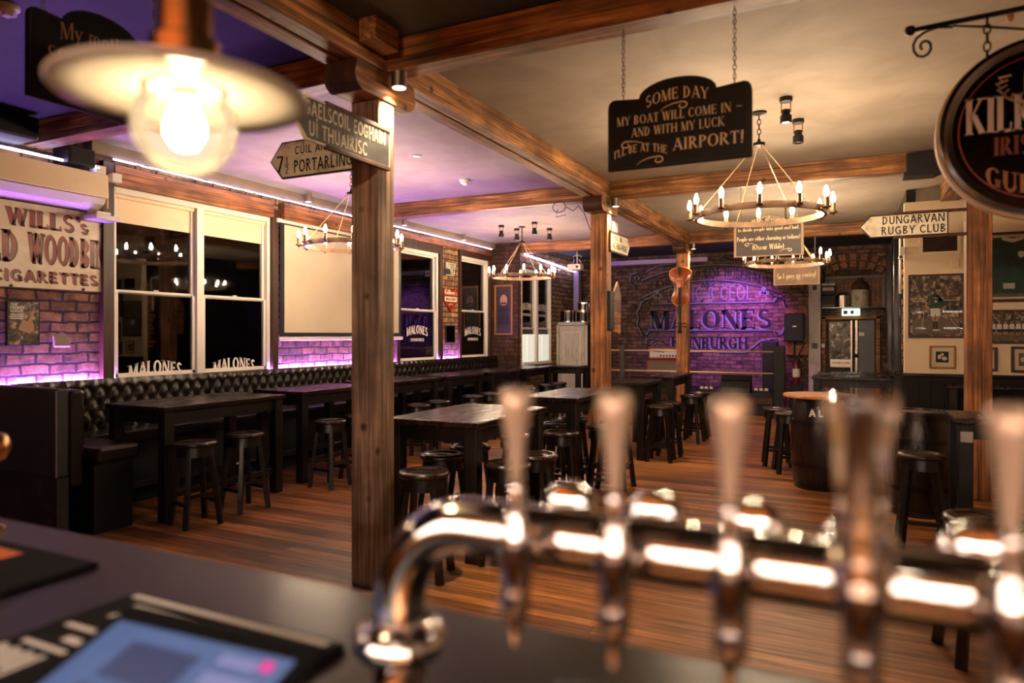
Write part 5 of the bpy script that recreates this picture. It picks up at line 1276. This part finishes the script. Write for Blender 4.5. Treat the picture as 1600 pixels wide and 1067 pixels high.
def lines(m, o, dx=0):
    L = lambda pts, w_: ribbon(m, [(a+dx, b-dx*.6) for a, b in pts], w_, o, U, V, False)
    ar = lambda x0, z0, hh, n=24: [(x0*(2*i/n-1), z0+hh*(1-(2*i/n-1)**2)) for i in range(n+1)]
    L(ar(1.6, 2.16, .3), .035); L(ar(1.6, 1.74, .37), .03); L([(-1.45, 1.57), (1.4, 1.57)], .035); L([(-1.45, .93), (1.4, .93)], .035)
    for s_ in (-1, 1):
        L([(s_*1.42, 1.57), (s_*1.5, 1.68), (s_*1.62, 1.62), (s_*1.66, 1.48), (s_*1.72, 1.4), (s_*1.68, 1.25), (s_*1.72, 1.1), (s_*1.66, 1.0), (s_*1.6, .86), (s_*1.5, .82), (s_*1.42, .93)], .045)
        L([(s_*1.66, 1.74), (s_*1.55, 1.68), (s_*1.4, 1.72), (s_*1.3, 1.8)], .03)
        L([(s_*.98, .55), (s_*1.12, .68), (s_*1.25, .72), (s_*1.36, .66), (s_*1.3, .58), (s_*1.24, .64), (s_*1.34, .74), (s_*1.48, .74), (s_*1.5, .62), (s_*1.42, .58)], .03)
        L([(s_*.2, .42), (s_*.8, .42), (s_*.98, .55)], .025)
        L([(s_*1.75, 2.0), (s_*1.9, 2.15), (s_*1.88, 2.3), (s_*1.74, 2.35), (s_*1.64, 2.24), (s_*1.72, 2.16), (s_*1.78, 2.24)], .045)
        L([(s_*1.5, 2.36), (s_*1.2, 2.5), (s_*.9, 2.52), (s_*.5, 2.58), (s_*.3, 2.66), (s_*.2, 2.6), (s_*.26, 2.55)], .03)
    L([(-.1, 2.06), (0, 1.98), (.1, 2.06), (.05, 2.1), (0, 2.05), (-.05, 2.1), (-.1, 2.06)], .02)
mural('scroll_border', 'mural_light', lambda m, o: lines(m, o, -.03), .001)
mural('scroll_border', 'mural_dark', lambda m, o: lines(m, o), .003)
# the purple stage lamps
for (x, y, l, tg, pw, c, sz) in ((-2.1, 15.3, 'black stage lamp throwing violet light on the mural', (-2.5, 16.6, 1.9), 300, (.42, .14, 1.0), 92), (-1.7, 15.2, 'second black stage lamp washing the mural magenta', (-2.2, 16.6, 1.3), 110, (.85, .15, .85), 86)):
    t = thing('stage_lamp', l, 'stage light', (x, y, ZC))
    MB().lathe([(0, 0), (.05, 0), (.05, -.03), (0, -.03)], 14).build('base', 'black', t); MB().tube([(0, 0, -.03), (0, 0, -.1)], .01, 8).build('yoke', 'black', t)
    q = (Vector(tg)-Vector((x, y, ZC-.16))).to_track_quat('Z', 'Y').to_matrix()
    MB().lathe([(0, -.1), (.06, -.09), (.07, .1), (.06, .1), (.05, .06)], 18, (0, 0, -.16), 'z', q).build('can', 'black', t, smooth=True, auto=True)
    MB().lathe([(0, .07), (.058, .07)], 16, (0, 0, -.16), 'z', q).build('lens', 'led_pink', t)
    lamp('SPOT', 'stage_light', Vector((x, y, ZC-.16))+q@Vector((0, 0, .11)), c, pw, t, .04, R(sz), tg, 1.0)
sk = thing('screen_case', 'long pale screen case under the stage ceiling', 'screen case', (-4, 15.16, 3.22))
MB().box(-5.25, -2.75, 15.1, 15.22, 3.22, 3.32).build('case', 'purple_paint', sk, world=True, bevel=.01)
for x in (-5.0, -3.0): MB().box(x-.01, x+.01, 15.15, 15.17, 3.32, ZC).build('hanger', 'iron', sk, world=True)
am = thing('guitar_amplifier', 'orange guitar amplifier head on its cabinet on the stage', 'amplifier', (-3.83, 15.9, .45))
MB().box(-.42, .42, -.18, .18, 0, .62).build('cabinet', 'amp', am, bevel=.02); MB().box(-.37, .37, -.185, -.18, .05, .57).build('grille', 'grille', am)
MB().box(-.38, .38, -.15, .15, .63, .92).build('amp_head', 'amp', am, bevel=.02); MB().box(-.34, .34, -.155, -.15, .68, .87).build('control_panel', 'chalk', am)
m = MB(); text(m, 'Orange', (-.12, -.157, .8), UX, UZ, .06, 'bold', width=.3); text(m, 'O', (0, -.187, .28), UX, UZ, .1, 'bold')
for k in range(6): m.box(-.1+k*.07, -.06+k*.07, -.157, -.155, .7, .74)
m.build('lettering', 'ink', am)
mo = thing('stage_monitor', 'black wedge monitor on the stage front', 'speaker', (-2.15, 15.0, .45))
MB().prism([(-.18, 0), (.2, 0), (.2, .36), (.08, .36), (-.18, .08)], 'x', -.3, .3).build('cabinet', 'black', mo, bevel=.015); MB().cbox((0, -.06, .22), (.54, .004, .32), Euler((R(-42), 0, 0)).to_matrix()).build('grille', 'iron', mo)
for (x, l) in ((-2.75, 'pale plug board on the stage left of the monitor'), (-1.65, 'pale plug board on the stage right of the monitor')):
    t = thing('plug_board', l, 'plug board', (x, 15.05, .45)); MB().box(-.16, .16, -.03, .03, 0, .05).build('body', 'black', t)
    for k in range(3): MB().box(-.14+k*.1, -.07+k*.1, -.032, .0, .05, .1).build('plug', 'roadwhite', t, bevel=.005)
sk = thing('pa_speaker', 'black loudspeaker standing on a pole by the white column', 'speaker', (-1.1, 16.27, 0))
MB().box(-.2, .2, -.17, .17, 1.5, 2.12).build('cabinet', 'black', sk, bevel=.02); MB().box(-.17, .17, -.175, -.17, 1.53, 2.09).build('grille', 'black', sk); MB().box(-.03, .05, -.178, -.175, 1.82, 1.845).build('badge', 'chalk', sk)
MB().tube([(0, 0, 0), (0, 0, 1.5)], .02, 10).build('pole', 'black', sk); MB().lathe([(0, 0), (.2, 0), (.2, .02), (.03, .05), (0, .05)], 20).build('base', 'black', sk)
tag(MB().box(-1.3, -.84, 16.5, 16.59, 1.2, 2.24).build('plywood_panel', 'trim_wood', bevel=.004), 'bare wooden panel behind the loudspeaker', 'panel')
fe = thing('fire_extinguisher', 'red fire extinguisher with a white label by the stage end', 'extinguisher', (-1.02, 15.6, .62))
MB().lathe([(0, 0), (.07, 0), (.075, .02), (.075, .4), (.05, .46), (.02, .48), (.02, .52), (0, .52)], 20).build('cylinder', 'red', fe, smooth=True, auto=True); MB().lathe([(.0762, .15), (.0762, .32)], 20).build('label', 'chalk', fe); MB().box(-.02, .07, -.02, .02, .52, .57).build('handle', 'black', fe)
MB().tube([(.0, 0, .52), (.1, 0, .46), (.1, 0, .15)], .012, 8).build('hose', 'black', fe)
tag(MB().box(-1.14, -.9, 15.48, 15.72, 0, .62).build('black_case', 'black', bevel=.01), 'black equipment case under the fire extinguisher', 'case')
for (x, l) in ((-1.5, 'left black equipment case at the right end of the stage'), ):
    tag(MB().box(-1.75, -1.45, 16.1, 16.4, .45, 1.5).build('black_case', 'black', bevel=.01), 'tall black equipment case on the stage end', 'case')
ms = thing('microphone_stand', 'black microphone stands with silver clips beside the white column', 'stand', (-.98, 15.9, 0))
MB().tube([(0, 0, 0), (0, 0, 1.25), (.12, -.05, 1.5)], .012, 8).tube([(.0, 0, .9), (.16, .0, 1.1)], .01, 8).build('pole', 'iron', ms); MB().lathe([(0, 0), (.1, 0), (.1, .02), (0, .03)], 20).build('base', 'iron', ms)
MB().lathe([(0, -.05), (.02, -.045), (.025, .03), (0, .05)], 12, (.13, -.05, 1.53)).build('microphone', 'chrome', ms, smooth=True); MB().lathe([(0, -.03), (.02, -.02), (.02, .03), (0, .035)], 12, (.16, 0, 1.12)).build('clip', 'chrome', ms, smooth=True)

# cello on the third post
ce = thing('cello', 'orange brown cello hung upside down on the third post', 'cello', (PX+.1, 13.09, 2.55))
half = []
for (z, wd) in ((-.36, .0), (-.355, .06), (-.33, .115), (-.27, .15), (-.2, .155), (-.13, .135), (-.07, .105), (-.01, .098), (.05, .112), (.1, .15), (.16, .19), (.23, .208), (.29, .195), (.335, .15), (.355, .08), (.36, 0)):
    half.append((wd, z))
outl = [(a, b) for a, b in half]+[(-a, b) for a, b in half[::-1][1:-1]]
n = len(outl); vs = []
for (d, k) in ((0, 1), (-.1, 1), (-.118, .93), (-.13, .6), (-.134, .25)):
    vs += [(a*k, d, b*k) for a, b in outl]
fs = [tuple(range(n))]+[(r*n+i, r*n+(i+1) % n, (r+1)*n+(i+1) % n, (r+1)*n+i) for r in range(4) for i in range(n)]+[tuple(4*n+i for i in range(n))]
m = MB(); m.add(vs, fs); m.build('body', 'cello', ce, smooth=True, auto=True)
MB().tube([(a, -.1, b) for a, b in outl], .008, 6, closed=True).build('edge', 'cello_edge', ce, smooth=True)
MB().prism([(-.02, .2), (.02, .2), (.035, .36), (-.035, .36)], 'y', -.16, -.145).build('tailpiece', 'black', ce, bevel=.004)
MB().box(-.05, .05, -.165, -.13, .13, .15).build('bridge', 'cello_edge', ce)
MB().prism([(-.03, -.02), (.03, -.02), (.018, -.62), (-.018, -.62)], 'y', -.165, -.145).build('fingerboard', 'black', ce, bevel=.004)
MB().prism([(-.022, -.34), (.022, -.34), (.018, -.66), (-.018, -.66)], 'y', -.145, -.1).build('neck', 'frame_dark', ce, bevel=.005)
m = MB().box(-.022, .022, -.16, -.1, -.8, -.66)
for k in range(2): m.tube([(-.09, -.13, -.69-.06*k), (.09, -.13, -.69-.06*k)], .008, 8).lathe([(0, -.02), (.016, -.01), (.016, .01), (0, .02)], 10, (-.1, -.13, -.69-.06*k), 'x').lathe([(0, -.02), (.016, -.01), (.016, .01), (0, .02)], 10, (.1, -.13, -.69-.06*k), 'x')
m.lathe([(.012, -.03), (.038, -.03), (.038, .03), (.012, .03)], 16, (0, -.13, -.83), 'x')
m.build('pegbox_scroll', 'black', ce, bevel=.003)
for s_ in (-1, 1):
    m = MB(); ribbon(m, [(s_*.1, .1), (s_*.085, .07), (s_*.085, .0), (s_*.075, -.04), (s_*.06, -.05)], .016, (0, -.137, 0), UX, UZ); m.build('sound_hole', 'ink', ce)
MB().tube([(0, -.12, .36), (0, -.1, .43)], .006, 6).build('end_pin', 'steel', ce)

# far left corner: panelled door with drums on top, projector
DX0, DX1, DDY = -6.19, -5.42, 15.0
cd = thing('door_2', 'pale panelled cupboard door in the far corner', 'door', (-5.8, DDY, 0)); cd['kind'] = 'structure'
MB().box(DX0, DX1, DDY+.03, 16.58, 0, 1.88).build('cupboard', 'black', cd, world=True)
MB().box(DX0, DX0+.07, DDY-.01, DDY+.04, 0, 1.93).box(DX1-.07, DX1, DDY-.01, DDY+.04, 0, 1.93).box(DX0, DX1, DDY-.01, DDY+.04, 1.87, 1.94).build('door_frame', 'white_wood', cd, world=True, bevel=.008)
MB().box(DX0+.08, DX1-.08, DDY+.005, DDY+.03, .02, 1.86).build('leaf', 'white_wood', cd, world=True)
m = MB()
for (z0, z1) in ((.95, 1.72), (.15, .75)):
    m.box(DX0+.17, DX0+.19, DDY-.004, DDY+.006, z0, z1).box(DX1-.19, DX1-.17, DDY-.004, DDY+.006, z0, z1).box(DX0+.17, DX1-.17, DDY-.004, DDY+.006, z0, z0+.02).box(DX0+.17, DX1-.17, DDY-.004, DDY+.006, z1-.02, z1)
m.build('moulding', 'white', cd, world=True, bevel=.003)
MB().lathe([(0, -.07), (.025, -.065), (.032, -.045), (.02, -.03), (.012, 0), (0, 0)], 16, (DX1-.13, DDY, .92), 'y').build('door_handle', 'chrome', cd, smooth=True, world=True)
def drum(x, y, z, r, h, label):
    t = thing('drum', label, 'drum', (x, y, z))
    MB().lathe([(0, .01), (r, .01), (r, h-.01), (0, h-.01)], 28).build('shell', 'black_gloss', t, smooth=True, auto=True)
    for zz in (0, h-.03): MB().lathe([(r, zz), (r+.012, zz), (r+.012, zz+.03), (r, zz+.03), (r*.97, zz+.02)], 28).build('hoop', 'chrome', t, smooth=True, auto=True)
    m = MB()
    for k in range(6):
        a = k*PI/3+.5; m.tube([((r+.014)*math.cos(a), (r+.014)*math.sin(a), .02), ((r+.014)*math.cos(a), (r+.014)*math.sin(a), h-.02)], .006, 6)
    m.build('lug', 'chrome', t); MB().lathe([(0, h-.008), (r*.98, h-.008)], 24).build('drumhead', 'chalk', t)
drum(-6.0, 15.25, 1.941, .18, .28, 'black drum with chrome hoops on the left of the cupboard top')
drum(-5.62, 15.25, 1.941, .15, .26, 'black drum with chrome hoops at the right of the cupboard top')
drum(-5.62, 15.25, 2.205, .12, .2, 'small black drum stacked on the right hand drum')
pj = thing('projector', 'white projector hung from the ceiling beyond the far beam', 'projector', (-5.14, 13.6, 3.06))
MB().box(-.17, .12, -.15, .15, -.06, .06).build('body', 'cream', pj, bevel=.015); MB().box(.12, .19, -.14, .14, -.05, .05).build('end_panel', 'roadgrey', pj, bevel=.008)
MB().lathe([(0, -.17), (.025, -.17), (.028, -.15)], 14, (.05, 0, 0), 'y').build('lens', 'ink', pj)
m = MB().tube([(0, 0, .06), (0, 0, ZC-3.06)], .02, 8)
for k in (-1, 1): m.tube([(k*.11, 0, .06), (k*.05, -.03, .16), (k*.1, 0, .22), (0, 0, .27)], .012, 6)
m.build('ceiling_mount', 'steel', pj)
tag(MB().box(-6.19, -6.05, 16.1, 16.3, 1.95, 3.3).build('duct', 'purple_paint', bevel=.01), 'pale square duct in the far corner above the drums', 'duct')
cm = thing('security_camera', 'white dome camera on the far blue lit brick', 'camera', (-6.15, 15.0, 3.14))
MB().lathe([(0, -.06), (.04, -.05), (.045, .06), (0, .07)], 16, (-6.14, 15.0, 3.14), 'y').build('body', 'white', cm, smooth=True, world=True); MB().lathe([(0, -.065), (.025, -.06)], 12, (-6.14, 15.0, 3.14), 'y').build('lens', 'ink', cm, world=True)

# ================================================================ BAR COUNTER
bar = thing('bar_counter', 'long dark polished wooden bar counter', 'bar counter', (-.8, .85, 0))
MB().box(-5.2, 3.6, .38, 1.2, 1.05, 1.1).build('bar_top', 'bar', bar, world=True, bevel=.012)
MB().tube([(-5.2, 1.2, 1.07), (3.6, 1.2, 1.07)], .018, 10).build('nosing', 'bar', bar, world=True, smooth=True)
m = MB().box(-5.2, 3.6, 1.02, 1.07, 0, 1.05)
for k in range(16): m.box(-5.1+k*.54, -4.66+k*.54, 1.07, 1.085, .2, .95)
m.build('front_panel', 'frame_dark', bar, world=True, bevel=.004)
MB().box(-5.2, 3.6, .4, 1.02, 0, .12).build('plinth', 'black', bar, world=True)
# bar runner with pale print
rn = thing('bar_runner', 'black rubber bar runner with big pale print under the till', 'bar mat', (-1.05, .7, 1.1))
MB().box(-1.345, -.79, .42, .955, 1.1, 1.112).build('mat', 'rubber', rn, world=True, bevel=.004)
m = MB(); z = 1.113
def fl(x0, x1, y0, y1): m.add([(x0, y0, z), (x1, y0, z), (x1, y1, z), (x0, y1, z)], [(0, 1, 2, 3)])
fl(-1.325, -.815, .928, .944); fl(-1.28, -.86, .888, .91); fl(-.826, -.815, .87, .925)
text(m, 'A', (-1.255, .845, z), UX, UY, .05, 'heavy')
fl(-1.31, -1.2, .785, .798); fl(-1.31, -1.19, .71, .722); fl(-1.25, -1.19, .742, .76)
for k in range(7): fl(-1.325+.018*k, -1.313+.018*k, .62+.008*(k % 3), .695-.006*(k % 2))
fl(-1.32, -1.2, .6, .612); fl(-1.32, -1.2, .56, .572); fl(-1.32, -1.2, .5, .54)
m.build('printed_marks', 'chalk', rn, world=True)
tl = thing('till_screen', 'black framed touch screen till showing a blue display', 'till', (-.885, .735, 1.19))
tl.rotation_euler = (R(19), 0, R(3))
MB().box(-.205, .205, -.185, .04, -.02, -.004).build('frame', 'rubber', tl, bevel=.008)
MB().box(-.178, .178, -.175, .0, -.004, -.0025).build('display', 'till_face', tl)
m = MB(); m.box(-.11, .03, -.1, -.03, -.0025, -.002).box(-.12, .03, -.172, -.115, -.0025, -.002); m.build('display_blocks', 'ui_dark', tl)
m = MB(); m.box(.06, .13, -.035, -.015, -.0025, -.002).box(.06, .15, -.075, -.05, -.0025, -.002).box(.06, .15, -.12, -.09, -.0025, -.002); m.build('display_blocks', 'ui_mid', tl)
MB().box(.135, .155, -.03, -.012, -.0022, -.0016).build('display_blocks', 'ui_pink', tl)
MB().box(-.12, .12, -.09, -.01, -.05, -.02).build('foot', 'black', tl, bevel=.01)
lm = thing('drip_mat', 'black bar mat with an orange print at the far left of the bar', 'bar mat', (-1.9, .92, 1.1))
MB().box(-2.6, -1.6, .83, 1.04, 1.1, 1.112).build('mat', 'rubber', lm, world=True, bevel=.004)
MB().box(-2.3, -1.83, .94, 1.0, 1.112, 1.1125).build('printed_marks', 'orange', lm, world=True)
bp = thing('bar_post', 'brass ball topped post on the bar at the left edge', 'post', (-2.16, 1.1, 1.1))
MB().lathe([(0, 0), (.03, 0), (.03, .01), (.012, .02), (.012, .19), (0, .19)], 20).build('stem', 'brass', bp, smooth=True, auto=True); MB().lathe([(0, .19), (.03, .202), (.044, .235), (.03, .268), (0, .28)], 24).build('ball', 'brass', bp, smooth=True)
tm = thing('card_terminal', 'small black card terminal lying on the bar under the taps', 'terminal', (-.3, .93, 1.1))
MB().box(-.1, .14, -.06, .06, 0, .03).build('body', 'black', tm, bevel=.008)
for k in range(2): MB().lathe([(0, .03), (.006, .03), (.006, .033), (0, .033)], 10, (-.03+k*.022, .01, 0)).build('glint_dot', 'mount', tm)  # pale dots stand in for two small glints

# ================================================================ CHROME TAP BRIDGE
TY, TZ, TR = .82, 1.39, .038
tb = thing('beer_tap_tower', 'polished chrome beer tap bridge with five taps on the bar', 'beer taps', (-.58, TY, 1.1))
pts = [(-.58, TY, 1.1), (-.58, TY, 1.27)]
for k in range(1, 9):
    a = R(180-90*k/8); pts.append((-.46+.12*math.cos(a), TY, TZ-.12+.12*math.sin(a)))
pts += [(-.3, TY, TZ), (.1, TY, TZ), (.5, TY, TZ)]
MB().tube(pts, TR, 32).build('tube', 'chrome', tb, smooth=True, world=True)
MB().lathe([(TR, 1.2), (.062, 1.2), (.066, 1.206), (.066, 1.222), (.06, 1.23), (.044, 1.234), (TR, 1.24)], 36, (-.58, TY, 0)).build('collar', 'chrome', tb, smooth=True, auto=True, world=True)
for k in range(6): MB().lathe([(0, 1.236), (.006, 1.235), (.008, 1.229), (.008, 1.226)], 10, (-.58+.054*math.cos(k*PI/3), TY+.054*math.sin(k*PI/3), 0)).build('bolt', 'chrome', tb, smooth=True, world=True)
MB().lathe([(TR, 1.1), (.075, 1.1), (.075, 1.112), (.05, 1.12), (TR, 1.125)], 36, (-.58, TY, 0)).build('base_flange', 'chrome', tb, smooth=True, auto=True, world=True)
xs = [-.358, -.236, -.112, .009, .127, .26]
FY = .742
for i, x in enumerate(xs):
    tp = MB().lathe([(0, -.065), (.015, -.065), (.017, -.05), (.02, -.04), (.02, -.03), (.013, -.028), (.013, 0)], 20, (x, TY-.02, TZ), 'y')
    tp.lathe([(0, 1.345), (.0165, 1.347), (.019, 1.36), (.019, 1.385), (.023, 1.388), (.023, 1.4), (.017, 1.404), (.016, 1.425), (.013, 1.43), (.013, 1.44), (0, 1.445)], 24, (x, FY, 0))
    tap = tp.build('tap', 'chrome', tb, smooth=True, auto=True, world=True)
    MB().lathe([(0, 1.283), (.006, 1.284), (.0075, 1.3), (.0095, 1.312), (.016, 1.318), (.0185, 1.33), (.018, 1.347), (0, 1.347)], 20, (x, FY-.004, 0)).build('nozzle', 'chrome', tap, smooth=True, auto=True, world=True)
    MB().lathe([(0, 1.384), (.0215, 1.384), (.0215, 1.404), (0, 1.404)], 20, (x, FY, 0)).build('valve_ring', 'black_gloss', tap, smooth=True, auto=True, world=True)
    MB().lathe([(0, 1.438), (.008, 1.44), (.0115, 1.449), (.008, 1.458), (.011, 1.467), (.007, 1.475), (0, 1.476)], 18, (x, FY, 0)).build('ferrule', 'chrome', tap, smooth=True, world=True)
    if i == 3:
        hd = MB().lathe([(0, 1.405), (.026, 1.406), (.029, 1.42), (.028, 1.45), (.023, 1.49), (.022, 1.51), (.026, 1.545), (.031, 1.575), (.033, 1.588), (.03, 1.594), (0, 1.595)], 32, (x, FY, 0))
        h_ = hd.build('handle', 'clear', tap, smooth=True, auto=True, world=True); h_['label'] = 'wide clear glass handle'; MB().lathe([(0, 1.41), (.012, 1.412), (.013, 1.43), (.009, 1.45), (.008, 1.57), (.011, 1.578), (0, 1.582)], 20, (x, FY, 0)).build('streak_core', 'chrome', tap, smooth=True, auto=True, world=True)  # chrome core added to give the clear glass bright upright streaks
    else:
        MB().lathe([(0, 1.47), (.007, 1.472), (.0075, 1.485), (.012, 1.525), (.0185, 1.56), (.0205, 1.572), (.0185, 1.582), (.01, 1.588), (0, 1.589)], 24, (x, FY, 0)).build('handle', 'satin', tap, smooth=True, world=True)
    MB().lathe([(0, .055), (.02, .056), (.036, .064), (.041, .075), (.041, .1), (.036, .108), (0, .109)], 32, (x, .83, 1.40), 'y').lathe([(0, .02), (.012, .02), (.012, .06)], 14, (x, .83, 1.395), 'y').build('badge_holder', 'chrome', tap, smooth=True, auto=True, world=True)
dt = thing('reflector_tray', 'added copper tray out of view, reflecting warm colour into the chrome', 'drip tray', (0, .6, 1.1)); MB().box(-.5, .38, -.16, .13, 0, .012).build('tray', 'brass', dt, bevel=.004)  # out-of-view reflector added to put warm bands under the tube
MB().lathe([(TR, 1.1), (.075, 1.1), (.075, 1.112), (.05, 1.12), (TR, 1.125)], 36, (.42, TY, 0)).tube([(.42, TY, 1.1), (.42, TY, TZ)], TR, 24).build('column', 'chrome', tb, smooth=True, auto=True, world=True)

# ================================================================ UNSEEN BACK BAR, added to light the bar side and the chrome
bb = thing('unseen_back_bar', 'added unseen back bar shelving whose lit shelves brighten the bar and chrome', 'shelves', (0, -1.4, 0))
MB().box(-3, 3, -1.58, -1.0, 0, .95).build('cabinet', 'oak', bb, world=True); MB().box(-3, 3, -1.58, -.97, .95, .99).build('worktop', 'steel', bb, world=True)
MB().box(-3, 3, -1.58, -1.5, 2.5, 3.4).build('added_canopy', 'oak', bb, world=True); MB().box(-2.9, 2.9, -1.36, -1.33, 2.5, 2.53).build('added_canopy_light', emis('added_canopy_light', (1, .8, .55), 80), bb, world=True); MB().box(-3, 3, -1.5, -1.3, 2.47, 2.5).box(-3, 3, -1.32, -1.3, 2.5, 2.6).build('added_canopy_lip', 'oak', bb, world=True)  # warm-lit oak overhang added for the chrome tube to reflect
for z in (1.45, 1.85, 2.3): MB().box(-3, 3, -1.58, -1.24, z, z+.03).build('shelf', 'trim_wood', bb, world=True)
MB().box(-3, 3, -1.6, -1.58, .99, 2.5).build('back_panel', 'oak', bb, world=True)
for z in (1.445, 1.845, 2.295): MB().box(-2.9, 2.9, -1.5, -1.46, z-.025, z).build('added_shelf_light', emis('added_shelf_light_%d' % int(z*100), (1, .9, .78), 34), bb, world=True)  # strips added to light the post fronts and streak the chrome
